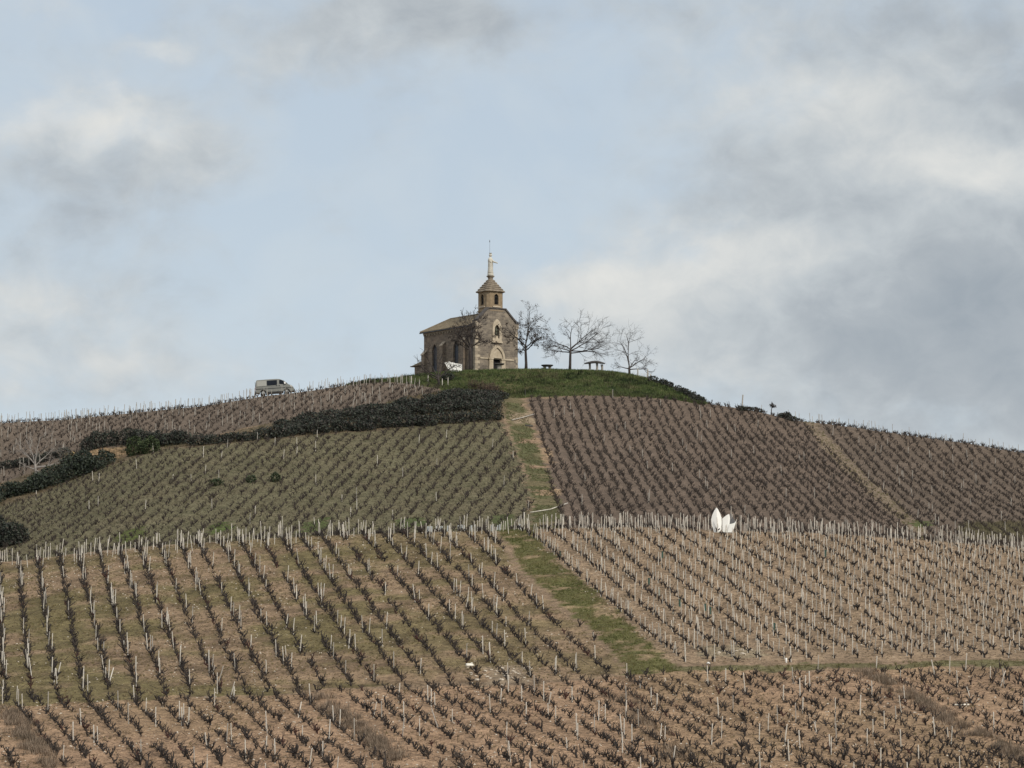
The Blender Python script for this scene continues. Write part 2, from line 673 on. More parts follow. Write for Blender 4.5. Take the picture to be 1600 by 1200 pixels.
M = dict(
    soil=ground_mat(),
    grass=tinted('grass_blades', 0.3, 1.5),
    leaf=tinted('leaves', 0.35, 2.0, 0.7, 0.25),
    vine=mottled('vine_bark', (0.020, 0.017, 0.016), (0.060, 0.050, 0.045), 9),
    vine_brown=mottled('brown_vine_bark', (0.040, 0.032, 0.027), (0.095, 0.075, 0.060), 9),
    vine_far=mottled('vine_wood', (0.032, 0.026, 0.023), (0.076, 0.061, 0.051), 6),
    vine_red=mottled('red_vine_bark', (0.05, 0.025, 0.02), (0.09, 0.045, 0.036), 9),
    cane=mottled('young_cane', (0.10, 0.075, 0.06), (0.19, 0.145, 0.11), 5),
    stake=mottled('weathered_stake', (0.42, 0.39, 0.335), (0.76, 0.71, 0.63), 3.5, 0.8),
    stake_grey=mottled('grey_stake', (0.28, 0.26, 0.23), (0.50, 0.465, 0.41), 3.5, 0.8),
    bark=mottled('tree_bark', (0.028, 0.024, 0.024), (0.075, 0.062, 0.056), 5),
    bark_pale=mottled('pale_bark', (0.17, 0.155, 0.145), (0.36, 0.33, 0.30), 4),
    wall_x=masonry('facade_masonry', 'xz', (0.17, 0.145, 0.12), (0.37, 0.31, 0.24), (0.38, 0.33, 0.26), stain=0.75),
    wall_y=masonry('side_masonry', 'yz', (0.17, 0.135, 0.105), (0.33, 0.26, 0.195), (0.30, 0.24, 0.18), stain=0.6),
    cream=mottled('pale_limestone', (0.40, 0.335, 0.245), (0.56, 0.485, 0.375), 2.5, 0.85, bump=0.3),
    quoin=mottled('quoin_stone', (0.28, 0.24, 0.19), (0.44, 0.375, 0.29), 3, 0.9, bump=0.3),
    ochre=mottled('ochre_stone', (0.22, 0.165, 0.105), (0.36, 0.28, 0.185), 1.8, 0.9, bump=0.3),
    towerroof=mottled('tower_roof_stone', (0.15, 0.125, 0.095), (0.31, 0.26, 0.20), 2.4, 0.9, bump=0.4),
    coping=mottled('dark_coping', (0.06, 0.055, 0.055), (0.13, 0.118, 0.11), 3, 0.8),
    dark=mottled('dark_interior', (0.010, 0.010, 0.013), (0.022, 0.021, 0.024), 3, 0.7),
    louvre=mottled('louvre_slat', (0.05, 0.047, 0.045), (0.09, 0.085, 0.08), 3, 0.7),
    glass=mottled('leaded_glass', (0.022, 0.026, 0.036), (0.055, 0.062, 0.08), 5, 0.35, spec=0.5),
    lead=mottled('zinc_gutter', (0.05, 0.05, 0.055), (0.085, 0.085, 0.09), 3, 0.5),
    white_stone=mottled('white_statue_stone', (0.46, 0.44, 0.38), (0.62, 0.60, 0.53), 2.0, 0.75),
    bronze=mottled('green_bronze', (0.05, 0.052, 0.038), (0.10, 0.105, 0.075), 6, 0.6),
    iron=mottled('iron', (0.05, 0.048, 0.046), (0.09, 0.085, 0.08), 5, 0.6),
    white=mottled('white_paint', (0.86, 0.86, 0.82), (0.92, 0.915, 0.88), 1.2, 0.5),
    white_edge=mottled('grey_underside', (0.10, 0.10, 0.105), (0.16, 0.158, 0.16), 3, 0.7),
    plastic=mottled('white_plastic', (0.72, 0.69, 0.60), (0.84, 0.81, 0.73), 4, 0.45),
    guard=mottled('grey_plastic_guard', (0.36, 0.39, 0.40), (0.52, 0.55, 0.55), 3, 0.6),
    guard_green=mottled('green_plastic_guard', (0.035, 0.075, 0.06), (0.07, 0.13, 0.10), 3, 0.6),
    slate=mottled('table_slab', (0.045, 0.043, 0.042), (0.10, 0.095, 0.09), 4, 0.8),
    leg=mottled('stone_leg', (0.24, 0.22, 0.19), (0.42, 0.39, 0.34), 4, 0.9),
    rock=mottled('pale_rock', (0.42, 0.36, 0.29), (0.66, 0.59, 0.49), 5, 0.9),
    silver=mottled('silver_paint', (0.20, 0.20, 0.18), (0.25, 0.25, 0.225), 0.8, 0.4, metal=0.3, spec=0.5),
    silver_light=mottled('light_panel_paint', (0.30, 0.30, 0.27), (0.36, 0.36, 0.33), 0.8, 0.4, spec=0.5),
    rubber=mottled('rubber', (0.012, 0.012, 0.013), (0.03, 0.03, 0.03), 6, 0.8),
    trim=mottled('black_trim', (0.022, 0.023, 0.026), (0.045, 0.046, 0.05), 5, 0.6),
    carglass=mottled('car_window', (0.006, 0.008, 0.013), (0.014, 0.018, 0.026), 1, 0.12, spec=0.2),
    rim=mottled('wheel_rim', (0.40, 0.40, 0.38), (0.55, 0.55, 0.53), 6, 0.35, metal=0.6),
    lamp=mottled('headlight_glass', (0.62, 0.62, 0.58), (0.80, 0.80, 0.76), 6, 0.15, spec=0.6),
    taillamp=mottled('tail_light', (0.20, 0.02, 0.015), (0.30, 0.03, 0.02), 6, 0.25, spec=0.6),
)


def roof_mat():
    m, g, b = mat_base('roof_tiles', 0.9)
    tc = g.new('ShaderNodeTexCoord')
    O = tc.outputs['Object']
    br = g.new('ShaderNodeTexBrick')
    sep = g.new('ShaderNodeSeparateXYZ')
    g.l.new(O, sep.inputs[0])
    cmb = g.new('ShaderNodeCombineXYZ')
    g.l.new(sep.outputs[1], cmb.inputs[0])
    g.l.new(g.math('MULTIPLY', sep.outputs[2], 2.0), cmb.inputs[1])
    g.l.new(cmb.outputs[0], br.inputs['Vector'])
    br.inputs['Color1'].default_value = (0.20, 0.155, 0.095, 1)
    br.inputs['Color2'].default_value = (0.28, 0.225, 0.145, 1)
    br.inputs['Mortar'].default_value = (0.09, 0.07, 0.05, 1)
    br.inputs['Scale'].default_value = 1.0
    br.inputs['Brick Width'].default_value = 0.22
    br.inputs['Row Height'].default_value = 0.3
    br.inputs['Mortar Size'].default_value = 0.025
    n = g.noise(O, 1.2, 6, 0.65)
    c = g.mix(g.maprange(n, 0.4, 0.7, 0, 0.7), br.outputs['Color'], (0.12, 0.10, 0.06, 1))
    g.l.new(c, b.inputs['Base Color'])
    bp = g.new('ShaderNodeBump')
    bp.inputs['Strength'].default_value = 0.5
    bp.inputs['Distance'].default_value = 0.04
    bp.invert = True
    g.l.new(br.outputs['Fac'], bp.inputs['Height'])
    g.l.new(bp.outputs[0], b.inputs['Normal'])
    return m


M['roof'] = roof_mat()

# ------------------------------------------------------------------ plots of land (plan polygons from where they lie in the photograph)
Z_FRONT = poly([(-280, 'Y', 281), (768, 'Y', 281), (786, 858), (810, 895), (855, 938), (912, 985), (985, 1054), (700, 1066), (400, 1086), (-280, 1108)])
Z_BOTTOM = poly([(-280, 1104), (400, 1088), (700, 1068), (1000, 1056), (1880, 1044), (1880, 'Y', 174), (-280, 'Y', 174)])
Z_RIGHT = poly([(798, 'Y', 281), (1880, 'Y', 281), (1880, 1028), (1034, 1038), (974, 974), (882, 904), (808, 842)])
Z_PATH = poly([(770, 'Y', 281), (826, 'Y', 281), (854, 863), (898, 900), (936, 933), (974, 964), (1024, 1012), (1062, 1050), (990, 1056), (923, 980), (863, 932), (819, 892), (795, 847)])
Z_UPATH = poly([(828, 'Y', 288), (882, 'Y', 288), (878, 800), (860, 750), (838, 690), (820, 640), (815, 622), (785, 622), (789, 650), (800, 680), (822, 735), (836, 790)])
Z_UL = poly([(-280, 'Y', 289), (826, 'Y', 289), (832, 790), (818, 735), (797, 685), (786, 661), (600, 671), (400, 689), (230, 709), (130, 744), (0, 792), (-280, 820)])
Z_UR = poly([(872, 'Y', 289), (1440, 'Y', 289), (1400, 800), (1270, 668), (1245, 'Y', 390), (1100, 'Y', 388), (1030, 624), (950, 620), (825, 622), (845, 690)])
Z_UR2 = poly([(1455, 'Y', 289), (1880, 'Y', 289), (1880, 'Y', 395), (1262, 'Y', 393), (1283, 670), (1400, 790)])
Z_GAP = poly([(1440, 'Y', 287), (1470, 'Y', 287), (1400, 780), (1285, 672), (1262, 'Y', 393), (1240, 'Y', 393), (1260, 668), (1390, 800)])
Z_UL2 = poly([(-280, 770), (0, 757), (100, 722), (180, 700), (250, 692), (300, 688), (400, 666), (500, 648), (600, 632), (680, 618), (690, 607), (640, 600), (600, 'Y', 392), (560, 'Y', 396),
              (480, 'Y', 395), (400, 'Y', 395), (-280, 'Y', 396)])
Z_MOUND = poly([(690, 616), (785, 622), (850, 620), (950, 619), (1030, 623), (1100, 633), (1110, 'Y', 392), (1080, 'Y', 470), (560, 'Y', 470), (540, 'Y', 400), (600, 'Y', 393.5), (640, 600), (690, 608)])
Z_BANK = poly([(-280, 825), (0, 792), (130, 744), (230, 709), (400, 689), (600, 671), (786, 661), (785, 622), (700, 614), (600, 632), (500, 648), (400, 667), (300, 689), (180, 700), (100, 720), (0, 757), (-280, 772)])
Z_TRACK = poly([(1040, 1043), (1250, 1040), (1880, 1031), (1880, 1039), (1250, 1048), (1040, 1053)])


def zone_colour(x, y):
    """real soil and turf colour at plan points (same at any light)"""
    jx = x + (fnoise(x, y, 1.6, 3) - 0.5) * 1.6
    jy = y + (fnoise(x, y, 2.2, 9) - 0.5) * 3.0
    n = len(x)
    c = np.tile(np.array([0.27, 0.195, 0.132]), (n, 1))
    big = fnoise(x, y, 11.0, 20)[:, None]
    med = fnoise(x, y, 3.0, 30)[:, None]

    def put(P, colour):
        m = inside(P, jx, jy)
        c[m] = colour[m] if np.ndim(colour) == 2 else colour
    pink = np.array([0.37, 0.248, 0.162]) * (0.72 + 0.5 * med)
    straw = np.array([0.245, 0.19, 0.105])
    olive = np.array([0.135, 0.125, 0.050])
    jy0 = jy
    jy = jy + (fnoise(x, y, 7.0, 203) - 0.5) * 7 * np.clip((x + 20) / 30, 0.1, 1)
    put(Z_BOTTOM, pink * (1 - 0.35 * np.clip(big * 3 - 1.4, 0, 1)) + straw * 0.35 * np.clip(big * 3 - 1.4, 0, 1))
    jy = jy0
    gmix = np.clip((big - 0.36) * 4 + (med - 0.5) * 4, 0, 1)
    left = np.clip((32 - x[:, None]) / 45, 0.12, 1) * np.clip((292 - y[:, None]) / 25, 0.3, 1)
    lit_ = np.clip((fnoise(x, y, 2.0, 44)[:, None] - 0.52) * 6, 0, 1)
    front = (np.array([0.30, 0.213, 0.138]) * (1 - 0.9 * gmix * left) + (straw * 0.4 + olive * 0.6) * 0.9 * gmix * left) * (1 - 0.3 * lit_)
    put(Z_FRONT, front)
    put(Z_RIGHT, np.array([0.315, 0.23, 0.155]) * (0.78 + 0.4 * med))
    put(Z_TRACK, np.array([0.15, 0.135, 0.07]) * (0.7 + 0.6 * med))
    put(Z_UL, np.array([0.150, 0.138, 0.084]) * (0.85 + 0.3 * big) * (1 - 0.25 * np.clip(med * 3 - 1.2, 0, 1)) + np.array([0.19, 0.15, 0.10]) * 0.25 * np.clip(med * 3 - 1.2, 0, 1))
    put(Z_UR, np.array([0.160, 0.122, 0.096]) * (0.9 + 0.2 * big))
    put(Z_UR2, np.array([0.152, 0.118, 0.092]) * (0.9 + 0.2 * big))
    put(Z_GAP, np.array([0.222, 0.173, 0.125]) * (0.8 + 0.4 * med))
    put(Z_UL2, np.array([0.165, 0.130, 0.102]) * (0.85 + 0.3 * big))
    put(Z_BANK, np.array([0.17, 0.135, 0.09]) * (0.8 + 0.4 * med))
    put(Z_MOUND, np.array([0.066, 0.070, 0.032]) * (0.6 + 0.8 * med) + np.array([0.05, 0.035, 0.02]) * np.clip((big - .55) * 5, 0, 1))
    green = np.array([0.125, 0.122, 0.048]) * (0.8 + 0.4 * med)
    bare = np.array([0.33, 0.235, 0.15])
    pm = np.clip((fnoise(x, y, 1.3, 71)[:, None] - 0.60) * 9, 0, .7)
    put(Z_PATH, green * (1 - pm) + bare * pm)
    pm = np.clip((fnoise(x, y, 3.2, 75)[:, None] - 0.58) * 8, 0, .35)
    put(Z_UPATH, np.array([0.115, 0.118, 0.056]) * (0.8 + 0.4 * med) * (1 - pm) + np.array([0.29, 0.21, 0.135]) * pm)
    for a in PATCHES:
        put(a[0], np.array(a[1]) * (0.85 + 0.3 * med))
    return c


PATCHES = [(poly([(838, 766), (876, 764), (878, 774), (838, 776)]), (0.33, 0.235, 0.15)),
           (poly([(812, 686), (846, 684), (846, 691), (812, 693)]), (0.30, 0.21, 0.14)),
           (poly([(797, 646), (830, 644), (836, 660), (800, 662)]), (0.32, 0.25, 0.17)),
           (poly([(838, 700), (856, 700), (864, 726), (850, 722)]), (0.33, 0.235, 0.15)),
           (poly([(826, 728), (862, 727), (862, 731), (826, 732)]), (0.28, 0.19, 0.13)),
           (poly([(135, 702), (198, 700), (196, 714), (140, 719)]), (0.34, 0.235, 0.14)),
           (poly([(105, 706), (122, 706), (122, 722), (105, 724)]), (0.36, 0.27, 0.13)),
           (poly([(930, 934), (944, 940), (972, 968), (962, 972), (940, 952)]), (0.30, 0.22, 0.14)),
           (poly([(180, 835), (225, 822), (235, 832), (190, 852)]), (0.10, 0.12, 0.04)),
           (poly([(330, 822), (362, 815), (362, 830), (325, 836)]), (0.095, 0.125, 0.04)),
           (poly([(470, 818), (512, 808), (512, 825), (470, 832)]), (0.095, 0.12, 0.045)),
           (poly([(620, 815), (662, 806), (660, 822), (620, 828)]), (0.09, 0.115, 0.045)),
           (poly([(770, 808), (800, 806), (800, 826), (770, 826)]), (0.10, 0.12, 0.05)),
           (poly([(1425, 815), (1455, 813), (1455, 822), (1425, 823)]), (0.10, 0.12, 0.045)),
           (poly([(1495, 845), (1880, 848), (1880, 825), (1600, 815), (1500, 818)]), (0.19, 0.165, 0.10)),
           (poly([(755, 1044), (822, 1042), (826, 1066), (760, 1068)]), (0.28, 0.215, 0.15)),
           (poly([(1095, 1010), (1200, 1012), (1195, 1028), (1090, 1026)]), (0.31, 0.25, 0.17)),
           ]


def build_ground():
    def axis(lo, hi, step, far):
        mid_ = list(np.arange(lo, hi + 1e-6, step))
        a, d, s = [], lo, step
        while d > -far:
            s *= 1.5
            d -= s
            a.append(d)
        b, d, s = [], hi, step
        while d < far:
            s *= 1.5
            d += s
            b.append(d)
        return np.array(a[::-1] + mid_ + b)
    xs = axis(-100.0, 100.0, 0.42, 4000)
    ys = axis(180.0, 425.0, 0.42, 4000)
    X, Y = np.meshgrid(xs, ys)
    Zr = terrain_raw(X.ravel(), Y.ravel()).reshape(X.shape)
    inn = (X > GX0 + 1) & (X < GX1 - 1) & (Y > GY0 + 1) & (Y < GY1 - 1)
    Z = np.where(inn, hz(X, Y), Zr)
    V = np.stack([X, Y, Z], -1).reshape(-1, 3)
    colr = zone_colour(X.ravel(), Y.ravel())
    ny, nx = X.shape
    q = (np.arange(ny - 1)[:, None] * nx + np.arange(nx - 1)[None]).ravel()
    Fq = np.stack([q, q + 1, q + nx + 1, q + nx], -1)
    cx = V[Fq, 0].mean(1)
    cy = V[Fq, 1].mean(1)
    isp = inside(Z_PATH, cx, cy) | inside(Z_UPATH, cx, cy)
    ism = inside(Z_MOUND, cx, cy) & ~isp
    for name, mask in (('ground', ~(isp | ism)), ('path', isp), ('hill', ism)):
        f = Fq[mask]
        used = np.unique(f)
        remap = np.zeros(len(V), np.int64)
        remap[used] = np.arange(len(used))
        o = link(name, np_mesh(name, V[used], remap[f], M['soil'], True, colr[used]))
        tag(o, {'ground': 'sandy pinkish vineyard soil covering the whole hillside', 'path': 'worn grassy footpath climbing the slope between the vine plots',
                'hill': 'green grassy mound on the hilltop under the chapel'}[name], kind='structure')


build_ground()
print('ground done')

# ------------------------------------------------------------------ vines and stakes
def curved(p0, d0, L, n, bend, up, rnd):
    pts = [Vector(p0)]
    d = Vector(d0).normalized()
    for _ in range(n):
        d = (d + Vector((rnd.uniform(-bend, bend), rnd.uniform(-bend, bend), rnd.uniform(-bend, bend) + up))).normalized()
        pts.append(pts[-1] + d * (L / n))
    return pts


def vine_mb(seed, sides, fine):
    """old goblet-trained vine: stout knotty trunk, four to six arms curling out and up, short spurs"""
    r = random.Random(seed)
    mb = MB()
    th = r.uniform(0.10, 0.28)
    lean = Vector((r.uniform(-.1, .1), r.uniform(-.1, .1), 0))
    top = Vector((0, 0, th)) + lean
    mb.tube([(0, 0, -0.12), lean * 0.4 + Vector((0, 0, th * 0.5)), top, top + Vector((0, 0, .05))], [0.085, 0.07, 0.095, 0.06], sides)
    na = r.choice([2, 3, 4, 4, 5, 5, 6, 7])
    a0 = r.uniform(0, 6.28)
    for k in range(na):
        a = a0 + 6.28 * k / na + r.uniform(-.4, .4)
        out = r.uniform(.7, 1.3)
        L = r.uniform(0.22, 0.66)
        pts = curved(top, (math.cos(a) * out, math.sin(a) * out, r.uniform(.0, .5)), L, 6 if fine else 4, .46, .28, r)
        rr = r.uniform(.030, .050)
        mb.tube(pts, list(np.linspace(rr * 1.15, rr * 0.62, len(pts))), sides)
        for _ in range(3 if fine else 2):
            q = r.choice(pts[1:])
            s = curved(q, (r.uniform(-1, 1), r.uniform(-1, 1), .55), r.uniform(.1, .26), 3, .5, .2, r)
            mb.tube(s, [.032, .027, .021, .014], max(3, sides - 2))
    return mb


def young_mb(seed, sides):
    """young upright vine: thin trunk and a few straight pale canes"""
    r = random.Random(seed)
    mb = MB()
    mb.tube(curved((0, 0, -.1), (0, 0, 1), .34, 3, .15, .1, r), [.05, .045, .06, .07], sides)
    for k in range(r.randint(3, 5)):
        a = r.uniform(0, 6.28)
        mb.tube(curved((0, 0, .2), (math.cos(a), math.sin(a), .5), r.uniform(.2, .42), 3, .5, .2, r), [.055, .046, .036, .022], sides)
    return mb


def cane_mb(seed, sides):
    r = random.Random(seed)
    mb = MB()
    for k in range(r.randint(3, 6)):
        a = r.uniform(0, 6.28)
        pts = curved((0, 0, .2), (math.cos(a) * .6, math.sin(a) * .6, 1), r.uniform(.35, .75), 4, .12, .05, r)
        mb.tube(pts, list(np.linspace(.011, .006, 5)), sides)
    return mb


def stake_mb(seed, h, rad=0.04):
    r = random.Random(seed)
    mb = MB()
    w = r.uniform(-.02, .02)
    mb.tube([(0, 0, -.25), (w, 0, h * .5), (0, w, h - .03), (0, w, h)], [rad, rad * r.uniform(.9, 1.05), rad * .92, rad * .7], 6)
    return mb


def plot_points(P, p1, p2, hx, step, jit=0.12, miss=0.06):
    """points of straight vine rows in a plot; p1-p2: a row as it lies in the photograph; hx: distance between rows along x"""
    a, b = at(*p1), at(*p2)
    d = Vector((b.x - a.x, b.y - a.y))
    d.normalize()
    if d.y < 0:
        d = -d
    y0, y1 = P[:, 1].min(), P[:, 1].max()
    slope = d.x / d.y
    xs0 = P[:, 0] - (P[:, 1] - y0) * slope
    nrow = np.arange(xs0.min() - hx, xs0.max() + hx, hx)
    ts = np.arange(0, (y1 - y0) / d.y + step, step)
    out = []
    for i, xr in enumerate(nrow):
        t = ts + rng.uniform(0, step) + rng.normal(0, step * .12, len(ts))
        xx = xr + t * d.x + rng.normal(0, jit, len(t)) + rng.normal(0, 0.06)
        yy = y0 + t * d.y + rng.normal(0, jit * .5, len(t))
        m = inside(P, xx, yy) & (rng.random(len(t)) > miss)
        out.append(np.stack([xx[m], yy[m]], -1))
    return np.concatenate(out)


def clump_mask(p, cell, seed, lo):
    return fnoise(p[:, 0], p[:, 1], cell, seed) > lo


pt_front = plot_points(Z_FRONT, (75, 868), (110, 1042), 1.75, 0.62, .10, .06)
pt_front = pt_front[clump_mask(pt_front, 2.0, 91, 0.29)]
pt_bottom = plot_points(Z_BOTTOM, (54, 1105), (123, 1190), 1.52, 0.64, .09, .06)
pt_bottom = pt_bottom[clump_mask(pt_bottom, 2.0, 93, 0.29)]
WEED_LINES = [[(8, 1108), (40, 1150), (85, 1215)], [(495, 1090), (560, 1140), (650, 1215)], [(1345, 1048), (1450, 1105), (1560, 1165), (1640, 1210)],
              [(955, 1068), (1030, 1150), (1090, 1215)]]


def away_from_weeds(p):
    keep = np.ones(len(p), bool)
    for ln in WEED_LINES[:3]:
        q = [at(*c) for c in ln]
        for a, b in zip(q[:-1], q[1:]):
            ab = np.array([b.x - a.x, b.y - a.y])
            t = np.clip(((p[:, 0] - a.x) * ab[0] + (p[:, 1] - a.y) * ab[1]) / (ab @ ab), 0, 1)
            dd = np.hypot(p[:, 0] - a.x - t * ab[0], p[:, 1] - a.y - t * ab[1])
            keep &= dd > 0.75
    return p[keep]


pt_bottom = away_from_weeds(pt_bottom)
pt_right = plot_points(Z_RIGHT, (822, 838), (1056, 1030), 1.83, 1.05, .05, .04)
pt_ul = plot_points(Z_UL, (547, 779), (581, 745), 1.36, 0.78, .14, .14)
pt_ur = plot_points(Z_UR, (828, 630), (880, 770), 1.1, 0.68, .13, .07)
pt_ur2 = plot_points(Z_UR2, (1284, 670), (1381, 777), 1.3, 0.7, .13, .07)
pt_ul2 = plot_points(Z_UL2, (300, 668), (345, 640), 1.25, 0.92, .15, .08)
# dark olive-grey vines on the far right behind the stakes
print('vines', len(pt_front), len(pt_bottom), len(pt_right), len(pt_ul), len(pt_ur), len(pt_ur2), len(pt_ul2))


def p3(p):
    return np.column_stack([p, hz(p[:, 0], p[:, 1])])


def in_frame(p, lo=-15, hi=1615, vmax=1215):
    x, y, z = p[:, 0], p[:, 1], p[:, 2]
    fw = y * cp + z * sp_
    u = 800 + F * x / fw
    v = 600 - F * (z * cp - y * sp_) / fw
    return (u > lo) & (u < hi) & (v < vmax)


old = p3(np.concatenate([pt_bottom, pt_front]))
order = np.argsort(old[:, 1])
vis = in_frame(old[order])
front_idx = order[vis][:300]
mask = np.ones(len(old), bool)
mask[front_idx] = False
vine_meshes = []
for k in range(24):
    V_, T_ = arrays(vine_mb(100 + k, 6, True))
    vine_meshes.append(np_mesh('vine', V_, T_, M['vine_red'] if k == 23 else (M['vine_brown'] if k % 3 == 0 else M['vine']), True))
VINE_LABEL = 'gnarled black goblet vine on red soil in the nearest rows'
for i in front_idx:
    k = int(rng.integers(0, 23)) if rng.random() > 0.02 else 23
    o = link('old_vine', vine_meshes[k], None, old[i])
    o.rotation_euler = (rng.normal(0, .08), rng.normal(0, .08), rng.uniform(0, 6.28))
    s = rng.uniform(.62, 1.08)
    o.scale = (s * rng.uniform(.9, 1.2), s, s * rng.uniform(.85, 1.15))
    tag(o, VINE_LABEL, 'grapevine', 'gnarled vines in the nearest rows')
T_old = [arrays(vine_mb(200 + k, 4, False)) for k in range(24)]


def mass(name, templates, pts, label, mats, scl=(.85, 1.15), two=None, tilt=.06):
    n = len(pts)
    V_, F_, own = scatter(templates, pts, rng.uniform(0, 6.28, n), (rng.uniform(*scl, n) if np.ndim(scl[0]) == 0 else rng.uniform(scl[0], scl[1])), rng.normal(0, tilt, (n, 2)))
    mi = None
    if two is not None:
        first = own[F_[:, 0]]
        mi = two[first].astype(int)
    o = link(name, np_mesh(name, V_, F_, mats, True, mi=mi))
    return tag(o, label, kind='stuff')


far = p3(np.concatenate([pt_ul, pt_ur, pt_ur2, pt_ul2]))
rest = old[mask]
allv = np.concatenate([rest, far])
two = np.concatenate([rng.choice([0, 1, 2], len(rest), p=[.70, .25, .05]), np.ones(len(far), int)])
mass('vineyard', T_old, allv, 'rows of bare dark bush vines covering the slopes behind', [M['vine'], M['vine_far'], M['vine_red']],
     (np.concatenate([np.full(len(rest), .45), np.full(len(far), .42)]), np.concatenate([np.full(len(rest), .95), np.full(len(far), .86)])), two)

# young staked vines on the right
young = p3(pt_right)
T_y = [arrays(young_mb(300 + k, 4)) for k in range(6)]
T_c = [arrays(cane_mb(320 + k, 3)) for k in range(8)]
order = np.argsort(young[:, 1])
vis = in_frame(young[order])
yf = order[vis][:300]
ym = [np_mesh('young_vine', *arrays(young_mb(340 + k, 6)), M['vine'], True) for k in range(6)]
yc = [np_mesh('cane', *arrays(cane_mb(360 + k, 4)), M['cane'], True) for k in range(8)]
for i in yf:
    o = link('young_vine', ym[int(rng.integers(0, 6))], None, young[i])
    o.rotation_euler = (0, 0, rng.uniform(0, 6.28))
    s = rng.uniform(.8, 1.2)
    o.scale = (s, s, s)
    tag(o, 'slim young vine with thin canes in the lower rows of the densely staked plot', 'grapevine', 'young vines low in the staked plot')
    c = link('cane', yc[int(rng.integers(0, 8))], o)
mask = np.ones(len(young), bool)
mask[yf] = False
yr = young[mask]
n = len(yr)
rot, scl_, tl = rng.uniform(0, 6.28, n), rng.uniform(.8, 1.2, n), rng.normal(0, .04, (n, 2))
V1, F1, _ = scatter(T_y, yr, rot, scl_, tl)
V2, F2, _ = scatter(T_c, yr, rot, scl_, tl)
tag(link('young_vineyard', np_mesh('young_vineyard', np.concatenate([V1, V2]), np.concatenate([F1, F2 + len(V1)]), [M['vine'], M['cane']], True,
    mi=np.concatenate([np.zeros(len(F1), int), np.ones(len(F2), int)]))), 'rows of slim young vines among stakes on the right', kind='stuff')

# stakes: beside nearly every young vine, here and there among the old vines, crowded along the crest
st = []          # x, y, height, grey, plot


def add_stakes(p, prob, h0, h1, grey, plot, clump=None):
    m = rng.random(len(p)) < prob
    if clump is not None:
        m &= fnoise(p[:, 0], p[:, 1], clump[0], clump[1]) > clump[2]
    q = p[m]
    for x, y in q:
        st.append((x + rng.normal(0, .07), y + rng.normal(0, .07), rng.uniform(h0, h1) * (.6 if rng.random() < .06 else 1), grey or (rng.random() < .22), plot))


add_stakes(pt_front, 0.21, 1.0, 1.45, 0, 0, (2.2, 33, .44))
add_stakes(pt_bottom, 0.085, 1.0, 1.35, 0, 1)
add_stakes(pt_right, 0.90, .95, 1.4, 0, 2)
add_stakes(pt_ul, 0.022, .9, 1.2, 0, 3)
add_stakes(pt_ur, 0.012, .9, 1.2, 1, 4)
add_stakes(pt_ur2, 0.03, .9, 1.2, 1, 4)
add_stakes(pt_ul2, 0.13, .95, 1.35, 1, 5)
top = pt_front[(pt_front[:, 1] > 268)]
add_stakes(top, 0.18, 1.0, 1.5, 0, 0)
# the line of stakes along the crest of the front field
for u in np.arange(-240, 830, 4.4):
    if rng.random() < .68 and fnoise(np.array([u]), np.array([3.]), 26, 77)[0] > .32:
        q = on(u + rng.normal(0, 2), rng.uniform(273, 281))
        st.append((q.x, q.y, rng.uniform(.7, 1.6), 0, 0))
for u in np.arange(850, 1850, 4.6):
    if rng.random() < .8:
        q = on(u + rng.normal(0, 1.5), rng.uniform(274, 283))
        st.append((q.x, q.y, rng.uniform(.9, 1.55), float(rng.random() < .3), 2))
# skyline stakes on the left shoulder and on the right one
for u in np.arange(-240, 640, 3.6):
    if rng.random() < .75:
        q = on(u + rng.normal(0, 2), rng.uniform(388, 394))
        if abs(u - 430) < 36 and q.y > 389:
            continue
        st.append((q.x, q.y, rng.uniform(.9, 1.3), 1, 5))
for u in np.arange(1245, 1850, 6.5):
    if rng.random() < .7:
        q = on(u + rng.normal(0, 2), rng.uniform(386, 391))
        st.append((q.x, q.y, rng.uniform(.7, 1.2), 1, 4))
st = np.array(st)
sx = np.column_stack([st[:, :2], hz(st[:, 0], st[:, 1])])
order = np.argsort(st[:, 1])
vis = in_frame(sx[order])
si = order[vis][:300]
sm = [np_mesh('vineyard_stake', *arrays(stake_mb(400 + k, 1.0, (.032, .038, .028, .035)[k % 4])), M['stake' if k % 4 else 'stake_grey'], False) for k in range(12)]
for i in si:
    o = link('vineyard_stake', sm[int(rng.integers(0, 12))], None, sx[i])
    big_t = rng.random() < .1
    o.rotation_euler = (rng.normal(0, .2 if big_t else .045), rng.normal(0, .2 if big_t else .045), rng.uniform(0, 6.28))
    o.scale = (1, 1, st[i, 2])
    if st[i, 4] == 2:
        tag(o, 'pale wooden stake beside a young vine in the lower rows of the densely staked plot', 'stake', 'stakes low in the densely staked plot')
    elif st[i, 4] == 1:
        tag(o, 'pale wooden stake standing among the gnarled vines of the nearest bare-soil strip', 'stake', 'stakes in the nearest strip')
    else:
        tag(o, 'pale wooden stake in the lower rows of the straw-coloured plot left of the grass path', 'stake', 'stakes low in the plot left of the path')
mask = np.ones(len(st), bool)
mask[si] = False
T_s = [arrays(stake_mb(420 + k, 1.0, .031)) for k in range(6)]
n = int(mask.sum())
T1 = []
Vs, Fs, own = scatter(T_s, np.zeros((n, 3)), rng.uniform(0, 6.28, n), np.ones(n))
sr = st[mask]
Vs[:, 2] *= sr[own, 2]
tl = rng.normal(0, .055, (n, 2))
Vs[:, 0] += Vs[:, 2] * tl[own, 0]
Vs[:, 1] += Vs[:, 2] * tl[own, 1]
Vs += sx[mask][own]
tag(link('stakes', np_mesh('stakes', Vs, Fs, [M['stake'], M['stake_grey']], False, mi=sr[own[Fs[:, 0]], 3].astype(int))),
    'upright wooden stakes thick along the crest and scattered over the far plots', kind='stuff')
print('stakes', len(st))

